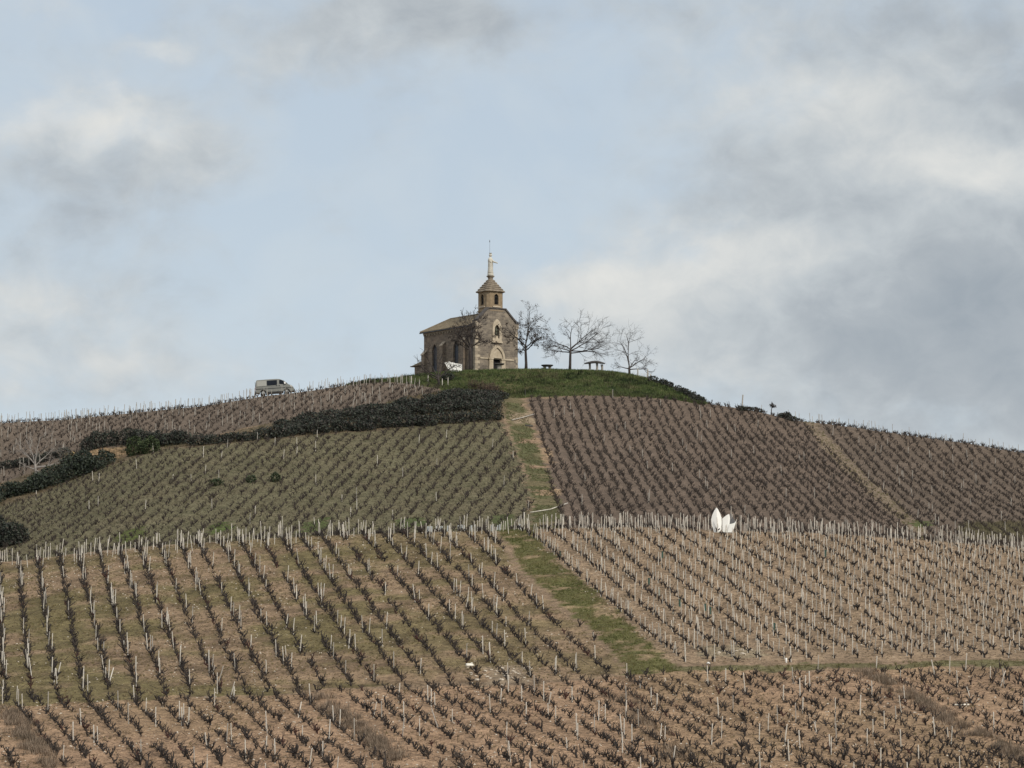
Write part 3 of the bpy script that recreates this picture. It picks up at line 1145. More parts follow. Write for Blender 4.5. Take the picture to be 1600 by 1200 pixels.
# ------------------------------------------------------------------ grass, weeds
def tuft_mb(seed, n, h, w, spread):
    r = random.Random(seed)
    V_, T_ = [], []
    for k in range(n):
        a = r.uniform(0, 6.28)
        d = r.uniform(0, spread)
        x, y = math.cos(a) * d, math.sin(a) * d
        b = r.uniform(0, 6.28)
        l = r.uniform(.5, 1.0) * h
        o = r.uniform(.2, .9) * l
        ww = w * r.uniform(.7, 1.2)
        i = len(V_)
        V_ += [(x - math.sin(b) * ww, y + math.cos(b) * ww, -.02), (x + math.sin(b) * ww, y - math.cos(b) * ww, -.02),
               (x + math.cos(b) * o, y + math.sin(b) * o, l)]
        T_.append((i, i + 1, i + 2))
    return np.array(V_, np.float32), np.array(T_, np.int32)


def sample_plot(P, per_m2):
    x0, y0 = P.min(0)
    x1, y1 = P.max(0)
    n = int((x1 - x0) * (y1 - y0) * per_m2)
    x, y = rng.uniform(x0, x1, n), rng.uniform(y0, y1, n)
    m = inside(P, x, y)
    return np.column_stack([x[m], y[m]])


def grass_obj(name, sets, label):
    Vs, Fs, Cs, b = [], [], [], 0
    for pts, temps, (lo, hi), cols in sets:
        q = p3(pts)
        n = len(q)
        V_, F_, own = scatter(temps, q, rng.uniform(0, 6.28, n), rng.uniform(lo, hi, n))
        cols = np.array(cols)
        t = np.clip(fnoise(q[:, 0], q[:, 1], 2.4, 140) * 1.6 - .3 + rng.normal(0, .18, n), 0, .999) * (len(cols) - 1)
        i = t.astype(int)
        f = (t - i)[:, None]
        cc = cols[i] * (1 - f) + cols[np.minimum(i + 1, len(cols) - 1)] * f
        Cs.append(cc[own])
        Vs.append(V_)
        Fs.append(F_ + b)
        b += len(V_)
    o = link(name, np_mesh(name, np.concatenate(Vs), np.concatenate(Fs), M['grass'], False, np.concatenate(Cs)))
    return tag(o, label, kind='stuff')


TG = [tuft_mb(500 + k, 9, .22, .022, .16) for k in range(8)]
TW = [tuft_mb(520 + k, 12, .42, .018, .22) for k in range(8)]
mv = Z_MOUND
pm = sample_plot(mv, 12)
pm = pm[pm[:, 1] < 412]
pm2 = sample_plot(mv, 3.5)
pm2 = pm2[(pm2[:, 1] < 404) & (fnoise(pm2[:, 0], pm2[:, 1], 2.2, 177) > .54)]
pp = sample_plot(Z_PATH, 16)
pp = pp[fnoise(pp[:, 0], pp[:, 1], 1.3, 71) < .66]
pu = sample_plot(Z_UPATH, 9)
pu = pu[fnoise(pu[:, 0], pu[:, 1], 3.2, 75) < .62]
grass_obj('grass', [(pm, TG, (.7, 1.7), [(.036, .054, .024), (.070, .102, .040), (.13, .158, .060), (.085, .108, .044), (.145, .14, .072)]), (pm2, TW, (.8, 1.7), [(.020, .028, .016), (.045, .055, .026), (.075, .075, .045)]),
                    (pp, TG, (.35, .8), [(.085, .100, .034), (.14, .135, .055), (.20, .17, .085)]),
                    (pu, TG, (.4, .9), [(.085, .09, .042), (.12, .115, .058), (.17, .15, .085)])], 'short green turf on the mound and along the path')
pd = sample_plot(Z_FRONT, 5)
pd = pd[fnoise(pd[:, 0], pd[:, 1], 3.0, 61) > .42]
pul = sample_plot(Z_UL, 5)
pt_ = np.concatenate([sample_plot(Z_TRACK, 6), sample_plot(Z_GAP, 3)])
pb = sample_plot(Z_BANK, 3)
pr = sample_plot(Z_RIGHT, 2.6)
pbt = sample_plot(Z_BOTTOM, 4)
pbt = pbt[(fnoise(pbt[:, 0], pbt[:, 1], 2.2, 331) > .5) & (pbt[:, 1] > 180)]
prs = sample_plot(PATCHES[14][0], 8)
grass_obj('dry_grass', [(pd, TG, (.35, .75), [(.25, .19, .10), (.115, .11, .045), (.16, .13, .06), (.10, .08, .055), (.27, .20, .12)]),
                        (pul, TG, (.4, .9), [(.12, .108, .07), (.075, .078, .042), (.155, .14, .095), (.085, .07, .055), (.18, .155, .10)]),
                        (pt_, TG, (.4, 1.0), [(.10, .10, .04), (.16, .14, .07)]), (pr, TG, (.3, .7), [(.25, .18, .11), (.16, .13, .075), (.11, .085, .06)]), (pbt, TG, (.3, .75), [(.17, .13, .08), (.12, .105, .05), (.24, .17, .10)]),
                        (prs, TW, (.6, 1.1), [(.13, .12, .075), (.18, .155, .10)]),
                        (pb, TW, (.5, 1.2), [(.14, .11, .07), (.09, .085, .045)])], 'dry straw-coloured grass between the vine rows')
wp = []
for k, ln in enumerate(WEED_LINES):
    q = [at(*c) for c in ln]
    for a, b in zip(q[:-1], q[1:]):
        L = math.hypot(b.x - a.x, b.y - a.y)
        n = int(L * (30 if k < 3 else 11))
        t = rng.random(n)
        wdt = (.42 if k < 3 else .8)
        wp.append(np.column_stack([a.x + (b.x - a.x) * t + rng.normal(0, wdt, n), a.y + (b.y - a.y) * t + rng.normal(0, wdt, n)]))
wp = np.concatenate(wp)
wp = wp[wp[:, 1] > 170]
wp = wp[fnoise(wp[:, 0], wp[:, 1], 1.4, 171) > .42]
grass_obj('dead_weeds', [(wp, TW, (.7, 1.35), [(.19, .15, .112), (.26, .20, .15), (.15, .122, .09)])], 'brown dead weeds in strips between the nearest vines')

def stick_mb(seed):
    r = random.Random(seed)
    return MB().tube(curved((-.2, 0, .03), (1, r.uniform(-.3, .3), .1), r.uniform(.25, .55), 3, .35, 0, r), [.014, .012, .010, .006], 3, cap=False)


def pebble(seed):
    r = random.Random(seed)
    V_ = [(r.uniform(.8, 1.2) * math.cos(a) * .06, r.uniform(.8, 1.2) * math.sin(a) * .06, .0) for a in np.arange(0, 6.2, 1.05)] + [(0, 0, .05)]
    return np.array(V_, np.float32), np.array([(k, (k + 1) % 6, 6) for k in range(6)], np.int32)


lit_p = np.concatenate([sample_plot(Z_BOTTOM, 3.0), sample_plot(Z_FRONT, 1.3), sample_plot(Z_RIGHT, 1.0)])
lit_p = lit_p[(lit_p[:, 1] > 182)]
lit_p = p3(lit_p[fnoise(lit_p[:, 0], lit_p[:, 1], 1.7, 301) > .42])
mass('prunings', [arrays(stick_mb(600 + k)) for k in range(10)], lit_p, 'dark pruned twigs littering the soil between the vines', [M['vine_brown']], (.6, 1.3))
peb = np.concatenate([sample_plot(Z_BOTTOM, 1.2), sample_plot(Z_FRONT, .8), sample_plot(Z_RIGHT, .8)])
peb = p3(peb[fnoise(peb[:, 0], peb[:, 1], 4.0, 311) > .48])
mass('gravel', [pebble(k) for k in range(8)], peb, 'pale small stones strewn over the vineyard soil', [M['rock']], (.4, 1.5))

# ------------------------------------------------------------------ trees
def grow_tree(seed, base, h_trunk, r0, limbs, levels, wind, twig=.016, droop=0.0, sides=5, leafy=0, dens=1.0):
    """returns trunk MB, crown MB, leaf points; limbs: list of (start height, azimuth deg, elevation deg, length)"""
    r = random.Random(seed)
    trunk, crown, leaves = MB(), MB(), []
    W = Vector(wind)

    def branch(p, d, L, rad, lev):
        n = 5 if lev <= 1 else 4
        pts = [Vector(p)]
        d = Vector(d).normalized()
        for k in range(n):
            j = .12 if lev <= 1 else .19
            d = (d + Vector((r.gauss(0, j), r.gauss(0, j), r.gauss(0, j) - droop * (lev > 1))) + W * (.05 + .05 * lev)).normalized()
            pts.append(pts[-1] + d * (L / n))
        rr = np.linspace(rad, max(rad * .42, twig * .7), n + 1)
        rr = rr * (.82 if lev == 1 else 1)
        crown.tube(pts, list(rr), sides if lev <= 1 else 3, cap=False)
        if lev >= levels:
            if leafy and r.random() < leafy:
                leaves.extend(pts[2:])
            return
        nb = r.randint(4, 6) if lev <= 1 else r.randint(3, 4)
        for k in range(int(nb * dens + r.random())):
            f = r.uniform(.25, 1.0)
            i = min(int(f * n), n - 1)
            q = pts[i].lerp(pts[i + 1], f * n - i)
            dd = (pts[i + 1] - pts[i]).normalized()
            side = Vector((r.gauss(0, 1), r.gauss(0, 1), r.gauss(.15, .7)))
            side = (side - dd * side.dot(dd)).normalized()
            ang = r.uniform(.45, 1.0)
            nd = dd * math.cos(ang) + side * math.sin(ang)
            branch(q, nd, L * r.uniform(.42, .68), max(rr[i] * r.uniform(.45, .65), twig), lev + 1)
    top = Vector((r.gauss(0, .06), r.gauss(0, .06), h_trunk))
    trunk.tube([(0, 0, -.3), top * .3 + Vector((.03, 0, 0)), top * .7, top], [r0 * 1.35, r0 * 1.02, r0 * .92, r0 * .8], 8)
    for hh, azd, eld, L in limbs:
        a, e = R(azd), R(eld)
        branch(top * (hh / h_trunk), (math.cos(a) * math.cos(e), math.sin(a) * math.cos(e), math.sin(e)), L, r0 * .62, 1)
    return trunk, crown, leaves


def bare_tree(name, label, p, mat, seed, *args, cat='tree', leaf_col=None, **kw):
    t = thing(name, label, cat, p)
    tr, cr, lv = grow_tree(seed, p, *args, **kw)
    tr.build('trunk', mat, t, True)
    cr.build('crown', mat, t, True)
    if lv:
        r = np.random.default_rng(seed)
        P = np.array([tuple(q) for q in lv])
        P = np.repeat(P, 3, 0) + r.normal(0, .09, (len(P) * 3, 3))
        o = leaf_mesh('dead_leaf', P, .085, [(.035, .028, .024), (.07, .05, .04)], r)
        link('foliage', o, t)  # seed pods and leftover dead leaves on bare twigs, built as small leaf quads
    return t


def leaf_mesh(name, P, size, cols, r):
    """small bent quads, randomly turned"""
    n = len(P)
    a = r.normal(0, 1, (n, 3))
    a /= np.linalg.norm(a, axis=1)[:, None]
    b = r.normal(0, 1, (n, 3))
    b -= a * (a * b).sum(1)[:, None]
    b /= np.linalg.norm(b, axis=1)[:, None]
    s = size * r.uniform(.6, 1.3, n)[:, None]
    V_ = np.stack([P - a * s, P + b * s * .55, P + a * s, P - b * s * .55], 1).reshape(-1, 3)
    Fq = np.arange(n * 4).reshape(n, 4)
    cols = np.array(cols)
    t = r.random(n) * (len(cols) - 1)
    i = t.astype(int)
    f = (t - i)[:, None]
    cc = cols[i] * (1 - f) + cols[np.minimum(i + 1, len(cols) - 1)] * f
    return np_mesh(name, V_, Fq, M['leaf'], False, np.repeat(cc, 4, 0))


def foot(u, y):
    q = on(u, y, 580)
    return (q.x, q.y, q.z)


bare_tree('bare_tree', 'tall slender bare tree with dark seed clusters, right beside the chapel facade', foot(822, 407), M['bark'], 11, 3.3, .17,
          [(3.3, 75, 78, 4.6), (3.2, 160, 48, 3.6), (2.6, 10, 35, 2.3), (3.0, 330, 40, 2.6), (2.9, 200, 28, 2.0), (3.3, 60, 55, 3.2), (2.5, 120, 20, 1.6)], 4, (.05, 0, 0), twig=.011, leafy=.35, dens=1.12)
bare_tree('bare_tree', 'wide windswept bare tree between the round stone table and the curved stone slab', foot(890, 407), M['bark'], 23, 2.8, .165,
          [(2.8, 95, 70, 3.3), (2.75, 155, 42, 3.6), (2.6, 10, 22, 4.3), (2.8, 25, 36, 4.0), (2.6, 340, 18, 3.8), (2.4, 178, 14, 2.7), (2.3, 350, 5, 3.2), (2.8, 60, 48, 3.0), (2.5, 220, 20, 2.6)], 4, (.11, 0, -.01), twig=.011, dens=1.2)
bare_tree('bare_tree', 'short bare tree branching from the ground near the fence posts on the mound', foot(983, 405.5), M['bark'], 31, 1.1, .15,
          [(1.1, 85, 82, 4.3), (1.0, 150, 58, 3.4), (.9, 10, 32, 2.3), (.7, 350, 14, 2.3), (.8, 180, 18, 1.5), (.8, 30, 50, 1.9)], 4, (.07, 0, 0), twig=.010, dens=1.15)
bare_tree('bare_tree', 'dark knobbly bare tree standing before the left corner of the chapel', foot(735, 409.5), M['bark'], 47, 3.3, .20,
          [(3.3, 60, 66, 3.3), (3.2, 120, 60, 3.8), (3.1, 170, 42, 2.7), (3.1, 10, 42, 2.6), (3.0, 330, 35, 2.2), (3.2, 210, 50, 2.6), (2.9, 190, 15, 1.6), (3.3, 90, 80, 3.6)], 4, (0, 0, 0), twig=.026, leafy=.12)
bare_tree('bare_tree', 'low dark forked tree with candelabra branches below the chapel side wall', foot(686, 393), M['bark'], 53, .9, .17,
          [(.9, 165, 32, 3.2), (.85, 15, 30, 2.9), (.9, 140, 58, 3.3), (.8, 60, 60, 3.0), (.7, 195, 20, 2.0), (.9, 100, 70, 3.3)], 3, (0, 0, .06), twig=.02)
bare_tree('bare_tree', 'pale grey leafless tree leaning out over the brambles at the left edge', tuple(at(56, 748)), M['bark_pale'], 61, 1.6, .14,
          [(1.5, 100, 75, 3.2), (1.5, 160, 35, 3.6), (1.3, 10, 12, 3.8), (1.2, 350, 0, 2.8), (1.0, 190, 5, 2.2), (1.4, 40, 45, 2.6), (.9, 330, -10, 2.4), (1.5, 130, 55, 3.2)], 3, (.02, 0, 0), twig=.015)
bare_tree('sapling', 'tiny leaning sapling with a tuft on the right skyline', foot(1204, 389.5), M['bark'], 67, .8, .06,
          [(.8, 60, 60, .6), (.8, 20, 45, .45), (.75, 100, 70, .5)], 3, (.06, 0, 0), twig=.014, leafy=.35)

# ------------------------------------------------------------------ hedges and shrubs
DARKLEAF = [(.018, .024, .022), (.034, .044, .034), (.060, .070, .052), (.032, .030, .030), (.088, .076, .064)]
GREENLEAF = [(.020, .034, .014), (.042, .062, .024), (.065, .078, .034)]
BROWNLEAF = [(.06, .035, .028), (.10, .065, .045), (.14, .10, .065)]


def shrub(name, label, cat, lumps, cols, dens=70, size=.13, seed=1, twigs=40, group=None):
    """lumps: (x, y, z, rx, ry, rz) rounded masses of leaves, twigs poking out"""
    r = np.random.default_rng(seed)
    rr = random.Random(seed)
    lumps = np.array(lumps, float)
    c0 = lumps[:, :3].mean(0)
    c0[2] = float(hz(c0[0], c0[1]))
    t = thing(name, label, cat, tuple(c0), group=group)
    P = []
    stems = MB()
    for x, y, z, rx, ry, rz in lumps:
        area = 4 * math.pi * ((rx * ry) ** 1.6 / 3 + (rx * rz) ** 1.6 / 3 + (ry * rz) ** 1.6 / 3) ** (1 / 1.6)
        n = int(area * dens)
        d = r.normal(0, 1, (n, 3))
        d /= np.linalg.norm(d, axis=1)[:, None]
        rad = 1 - np.abs(r.normal(0, .22, n))
        rad *= 1 + .28 * (fnoise(d[:, 0] * 3 + x * 2, d[:, 2] * 3 + d[:, 1] * 2, .9, seed) - .5) * 2
        q = d * rad[:, None] * (rx, ry, rz) + (x, y, z)
        q = q[q[:, 2] > hz(q[:, 0], q[:, 1]) - .05]
        P.append(q)
        for k in range(max(2, int(twigs * area / 60))):
            dv = Vector((rr.gauss(0, 1), rr.gauss(0, 1), abs(rr.gauss(0, 1)) + .2)).normalized()
            a = Vector((x, y, z)) + Vector((dv.x * rx, dv.y * ry, dv.z * rz)) * .2
            b = Vector((x, y, z)) + Vector((dv.x * rx, dv.y * ry, dv.z * rz)) * rr.uniform(.95, 1.25)
            m = a.lerp(b, .55) + Vector((rr.gauss(0, .1), rr.gauss(0, .1), rr.gauss(0, .1)))
            stems.tube([a - Vector(c0), m - Vector(c0), b - Vector(c0)], [.02, .016, .009], 3, cap=False)
    P = np.concatenate(P) - c0
    link('foliage', leaf_mesh('foliage', P, size, cols, r), t)
    stems.build('stem', M['vine_far'], t)
    return t


def lumps_along(line, w, h, step, seed, jit=.25):
    """rounded masses along an image polyline (their feet)"""
    r = random.Random(seed)
    q = [at(*c) for c in line]
    out = []
    for a, b in zip(q[:-1], q[1:]):
        L = math.hypot(b.x - a.x, b.y - a.y)
        n = max(1, int(L / step))
        for k in range(n):
            f = (k + r.uniform(.2, .8)) / n
            x, y = a.x + (b.x - a.x) * f + r.gauss(0, jit), a.y + (b.y - a.y) * f + r.gauss(0, jit)
            s = r.uniform(.75, 1.2)
            hh = h * s
            out.append((x, y, float(hz(x, y)) + hh * .35, w * r.uniform(.8, 1.3), w * r.uniform(.7, 1.0), hh * .7))
    return out


hl = lumps_along([(308, 696), (400, 686), (500, 676), (600, 669), (700, 662), (778, 656)], 1.35, 1.15, 1.4, 3)
hl += lumps_along([(430, 668), (500, 658), (600, 644), (700, 632), (775, 632)], 1.35, 1.0, 1.6, 4)
hl += lumps_along([(620, 640), (700, 626), (772, 628)], 1.3, 1.0, 1.6, 5)
hl += lumps_along([(560, 664), (640, 650), (700, 644), (778, 643)], 1.4, 1.3, 1.4, 6)
hl += lumps_along([(440, 676), (500, 664), (570, 655), (650, 643)], 1.3, 1.0, 1.3, 8)
hl += lumps_along([(560, 650), (660, 634)], 1.2, .9, 1.4, 9)
hl += lumps_along([(680, 634), (778, 622)], 1.2, 1.0, 1.4, 7)
shrub('hedge', 'long dark bramble hedge across the slope, ending at the grass path below the chapel', 'hedge', hl, DARKLEAF, 50, .13, 21, 60)
shrub('hedge', 'dark bramble hedge overhanging a bare ochre bank on the left', 'hedge',
      lumps_along([(125, 706), (160, 698), (205, 695), (250, 698), (300, 693)], 1.2, 1.7, 1.1, 6), DARKLEAF, 60, .13, 22, 30)
shrub('hedge', 'low thin bramble hedge between two strips of vines at the far left', 'hedge',
      lumps_along([(-10, 735), (30, 728), (70, 722), (105, 712)], 1.1, 1.0, 1.1, 7), DARKLEAF, 50, .12, 23, 30)
shrub('hedge', 'dark green bramble bank sloping down to the left edge below the pale tree', 'hedge',
      lumps_along([(-20, 788), (20, 775), (60, 765), (100, 752), (140, 738), (170, 722)], 1.5, 1.5, 1.2, 8) + lumps_along([(60, 757), (110, 735), (140, 722)], 1.2, 1.4, 1.2, 18), DARKLEAF[:3] + GREENLEAF[:1], 55, .14, 24, 30)
shrub('shrub', 'mid green rounded bush at the end of the ochre bank', 'bush', lumps_along([(205, 712), (235, 708)], 1.3, 1.7, 1.0, 9), GREENLEAF, 70, .13, 25)
shrub('shrub', 'big dark rounded bush at the left edge behind the crest stakes', 'bush', lumps_along([(-25, 852), (0, 850), (22, 852)], 1.5, 2.0, .9, 10) + lumps_along([(-15, 845), (10, 845)], 1.2, 2.3, .9, 11), DARKLEAF, 75, .14, 26)
for u, v, sz, lab in ((346, 757, .8, 'small dark shrub, leftmost of three in the grassy vine plot left of the path'), (393, 754, .65, 'small dark shrub, middle one of three in the grassy vine plot'), (428, 753, .75, 'small dark shrub, rightmost of three in the grassy vine plot')):
    shrub('shrub', lab, 'bush', lumps_along([(u - 6, v), (u + 6, v)], sz * .8, sz * 1.1, .5, int(u)), GREENLEAF[:2] + DARKLEAF[2:3], 90, .11, int(u))
shrub('shrub', 'reddish brown leafless brush at the upper end of the long hedge', 'bush', lumps_along([(738, 612), (758, 616), (775, 622)], .95, 1.4, .8, 13) , BROWNLEAF, 45, .07, 27, 220)
shrub('shrub', 'dark low bush beside the forked tree under the chapel side wall', 'bush', [(on(699, 397).x, 397, on(699, 397).z + .5, .85, .7, .55)], DARKLEAF, 90, .11, 28)
shrub('hedge', 'dark brambles spilling down the right shoulder of the green mound', 'hedge',
      lumps_along([(1018, 597), (1040, 604), (1062, 614), (1085, 625), (1094, 629)], .8, .75, .8, 14), DARKLEAF, 70, .12, 29, 60)
shrub('shrub', 'low scrubby bush around the leaning post on the right skyline', 'bush', lumps_along([(1148, 640), (1170, 642)], .6, .5, .6, 15), DARKLEAF[1:], 80, .1, 30, 90)
shrub('shrub', 'rounded dark bush on the right skyline between the leaning post and the sapling', 'bush', lumps_along([(1180, 642), (1190, 645)], .5, .6, .5, 16), DARKLEAF, 90, .1, 31, 60)
shrub('hedge', 'dark hump of brambles ending at the track on the right skyline', 'hedge', lumps_along([(1212, 650), (1226, 653), (1239, 658)], .65, .7, .6, 17), DARKLEAF[1:], 80, .11, 32, 60)
# pale dry brush on the mound's lower edge, left of the path
shrub('shrub', 'thin tawny weeds at the front edge of the green mound', 'bush', lumps_along([(560, 600), (598, 597)], .6, .5, .6, 19), GREENLEAF, 40, .1, 33, 60)

# ------------------------------------------------------------------ chapel
TH = R(36)
CZ0 = float(hz(*on(776, 416, 580).xy)) - 0.15
pc = on(776, 416, 580)
chapel = thing('chapel', 'small stone chapel with bell tower crowning the green mound', 'chapel', (pc.x, pc.y, CZ0), TH)
HW, LEN, EAVE, RIDGE, WT = 3.43, 11.8, 6.4, 8.35, 0.45


def arch(hw, base, spring, apex, n=8, cx=0.0):
    """pointed arch outline, counter-clockwise from lower left"""
    pts = [(cx - hw, base), (cx + hw, base)]
    arc = []
    for k in range(n + 1):
        q = R(60) * k / n
        arc.append((hw * (2 * math.cos(q) - 1), (apex - spring) * math.sin(q) / math.sin(R(60))))
    pts += [(cx + a, spring + b) for a, b in arc]
    pts += [(cx - a, spring + b) for a, b in arc[-2::-1]]
    return pts


fx = lambda a, b, d: (a, d, b)                      # facade plane, depth backwards
gable = [(-HW, -1.2), (HW, -1.2), (HW, 6.95), (HW - .38, 7.05), (1.3, 8.75), (-1.3, 8.75), (-HW + .38, 7.05), (-HW, 6.95)]
door_hole = [(-.6, -.1), (.6, -.1), (.6, 2.1), (-.6, 2.1)]
niche_hole = arch(.36, 4.85, 6.1, 6.65)
mb = MB().slab(gable, [door_hole, niche_hole], fx, WT)
facade = mb.build('facade', M['wall_x'], chapel)
MB().box(-.6, .6, .36, .42, -.1, 2.1).build('door', M['dark'], chapel)
# pale pointed portal: piers, capitals, arch ring and tympanum
for s in (-1, 1):
    p = MB()
    p.box(min(s * .66, s * 1.3), max(s * .66, s * 1.3), -.20, -.003, -.3, 2.05)
    p.box(min(s * .62, s * 1.42), max(s * .62, s * 1.42), -.26, -.003, 2.05, 2.22)
    p.build('portal_pier', M['cream'], chapel, bevel=.02)
    b = MB().box(min(s * 1.44, s * 2.72), max(s * 1.44, s * 2.72), -.10, -.003, 2.05, 2.25)
    b.build('string_course', M['cream'], chapel)
ring = arch(1.2, 2.23, 2.3, 4.08)
inner = arch(.90, 2.23, 2.29, 3.62)
MB().slab(ring, [inner], lambda a, b, d: (a, d - .22, b), .217).build('portal_arch', M['cream'], chapel)
MB().slab(arch(.895, 2.23, 2.29, 3.615), [], lambda a, b, d: (a, d - .06, b), .057).build('tympanum', M['cream'], chapel)
for s in (-1, 1):
    MB().box(min(s * .6, s * .655), max(s * .6, s * .655), -.05, .34, -.1, 2.1).build('door_jamb', M['cream'], chapel)
MB().box(-.655, .655, -.05, .34, 2.102, 2.225).build('lintel', M['cream'], chapel)
# niche with its small statue
MB().slab(arch(.72, 4.45, 6.2, 7.42), [arch(.37, 4.86, 6.1, 6.66)], lambda a, b, d: (a, d - .12, b), .117).build('niche_surround', M['cream'], chapel)
MB().box(-.85, .85, -.22, -.003, 4.25, 4.45).build('niche_sill', M['cream'], chapel, bevel=.02)
MB().box(-.5, .5, .40, .44, 4.8, 6.7).build('niche_back', M['quoin'], chapel)
MB().box(-.22, .22, -.03, .33, 4.87, 5.22).build('niche_pedestal', M['cream'], chapel)
nst = MB()
nst.lathe([(.20, 0), (.19, .25), (.16, .55), (.17, .78), (.14, .9), (.06, .97), (.08, 1.03), (.095, 1.1), (.07, 1.19), (.02, 1.23)], 14, (0, .12, 5.22), 1, .8)
nst.tube([(-.14, .05, 6.05), (-.18, -.04, 5.85), (-.05, -.08, 5.8)], [.05, .045, .035], 6)
nst.tube([(.14, .05, 6.05), (.18, -.04, 5.85), (.05, -.08, 5.8)], [.05, .045, .035], 6)
nst.build('niche_statue', M['bronze'], chapel, True)
# gable coping and kneelers
for s in (-1, 1):
    a, b = Vector((s * (HW - .36), 0, 7.07)), Vector((s * 1.3, 0, 8.77))
    d = (b - a).normalized()
    nn = Vector((-d.z * s, 0, d.x * s)) * (1 if s < 0 else 1)
    nn = Vector((d.z * s, 0, abs(d.x)))
    V_ = []
    for p in (a, b):
        for yy in (-.14, WT + .1):
            for k in (0.004, .2):
                V_.append((p.x + nn.x * k, yy, p.z + nn.z * k))
    MB().add(V_, [(0, 1, 3, 2), (4, 6, 7, 5), (0, 4, 5, 1), (2, 3, 7, 6), (1, 5, 7, 3), (0, 2, 6, 4)]).build('gable_coping', M['coping'], chapel)
    MB().box(min(s * (HW - .42), s * (HW + .10)), max(s * (HW - .42), s * (HW + .10)), -.10, WT + .05, 6.25, 6.93).build('kneeler', M['quoin'], chapel, bevel=.02)
    MB().box(min(s * (HW - .42), s * (HW + .16)), max(s * (HW - .42), s * (HW + .16)), -.15, WT + .1, 6.96, 7.06).build('kneeler_cap', M['coping'], chapel)
MB().box(-1.42, 1.42, -.12, .2, 8.754, 8.9).build('gable_top_ledge', M['coping'], chapel)
rq = random.Random(4)
for s in (-1, 1):
    z = -.3
    k = 0
    while z < 6.1:
        h = rq.uniform(.3, .42)
        wl = (.72 if k % 2 else .45) if s < 0 else (.5 if k % 2 else .34)
        if rq.random() < .62 or (s < 0 and z < 2.4):
            MB().box(min(s * (HW - wl), s * (HW + .02)), max(s * (HW - wl), s * (HW + .02)), -.022, .5 if k % 2 == 0 else .35, z, z + h - .02).build('quoin', M['quoin'] if rq.random() < .7 else M['cream'], chapel)
        z += h
        k += 1
# side walls with lancet windows
WIN = [(4.4, 4.75), (9.3, 4.7)]
for s in (-1, 1):
    fy = lambda a, b, d, s=s: (s * (HW - d), a, b)
    holes = [arch(.58, .8, 3.6, top_, cx=wy) for wy, top_ in WIN]
    MB().slab([(WT, -1.6), (LEN, -1.6), (LEN, EAVE), (WT, EAVE)], holes, fy, WT).build('side_wall', M['wall_y'], chapel)
    for wy, top_ in WIN:
        fr = MB().slab(arch(.66, .70, 3.62, top_ + .10, cx=wy), [arch(.575, .8, 3.6, top_ - .005, cx=wy)], lambda a, b, d, s=s: (s * (HW + .03 - d), a, b), .028)
        f = fr.build('window', M['wall_y'], chapel)
        MB().slab(arch(.59, .78, 3.6, top_ + .01, cx=wy), [], lambda a, b, d, s=s: (s * (HW - .22 - d), a, b), .04).build('pane', M['glass'], f)
        bars = MB()
        for q in np.arange(1.5, 4.4, .5):
            bars.box(min(s * (HW - .19), s * (HW - .21)), max(s * (HW - .19), s * (HW - .21)), wy - .5, wy + .5, q, q + .035)
        bars.box(min(s * (HW - .185), s * (HW - .205)), max(s * (HW - .185), s * (HW - .205)), wy - .02, wy + .02, 1.0, 4.5)
        bars.build('glazing_bar', M['lead'], f)
    for wy, top_ in ((2.3, 4.9), (7.1, 4.75), (LEN - .35, 3.9)):
        bt = MB()
        x0, x1 = s * (HW + .003), s * (HW + .48)
        bt.add([(x0, wy - .3, -1.6), (x1, wy - .3, -1.6), (x1, wy + .3, -1.6), (x0, wy + .3, -1.6),
                (x0, wy - .3, top_), (x1, wy - .3, top_ - .45), (x1, wy + .3, top_ - .45), (x0, wy + .3, top_)],
               [(0, 3, 2, 1), (0, 1, 5, 4), (1, 2, 6, 5), (2, 3, 7, 6), (3, 0, 4, 7), (4, 5, 6, 7)])
        b = bt.build('buttress', M['wall_y'], chapel)
        cpb = MB()
        cpb.add([(x0, wy - .36, top_ + .01), (s * (HW + .58), wy - .36, top_ - .54), (s * (HW + .58), wy + .36, top_ - .54), (x0, wy + .36, top_ + .01),
                 (x0, wy - .36, top_ + .13), (s * (HW + .58), wy - .36, top_ - .42), (s * (HW + .58), wy + .36, top_ - .42), (x0, wy + .36, top_ + .13)],
                [(0, 3, 2, 1), (0, 1, 5, 4), (1, 2, 6, 5), (2, 3, 7, 6), (3, 0, 4, 7), (4, 5, 6, 7)])
        cpb.build('weathering', M['quoin'], b)
    cr = MB().box(min(s * (HW + .003), s * (HW + .16)), max(s * (HW + .003), s * (HW + .16)), WT + .05, LEN, EAVE - .28, EAVE - .02)
    for q in np.arange(1.0, LEN - .2, .62):
        cr.box(min(s * (HW + .004), s * (HW + .13)), max(s * (HW + .004), s * (HW + .13)), q, q + .22, EAVE - .46, EAVE - .283)
    cr.build('cornice', M['quoin'], chapel)
    MB().box(min(s * (HW + .34), s * (HW + .46)), max(s * (HW + .34), s * (HW + .46)), WT + .08, LEN + .45, EAVE - .10, EAVE + .04).build('gutter', M['lead'], chapel)
MB().tube([(-HW - .1, WT + .12, EAVE - .1), (-HW - .1, WT + .12, -1.2)], .06, 8).build('downpipe', M['lead'], chapel)
MB().box(-HW + WT, HW - WT, LEN - WT, LEN, -1.6, EAVE).build('rear_wall', M['wall_x'], chapel)
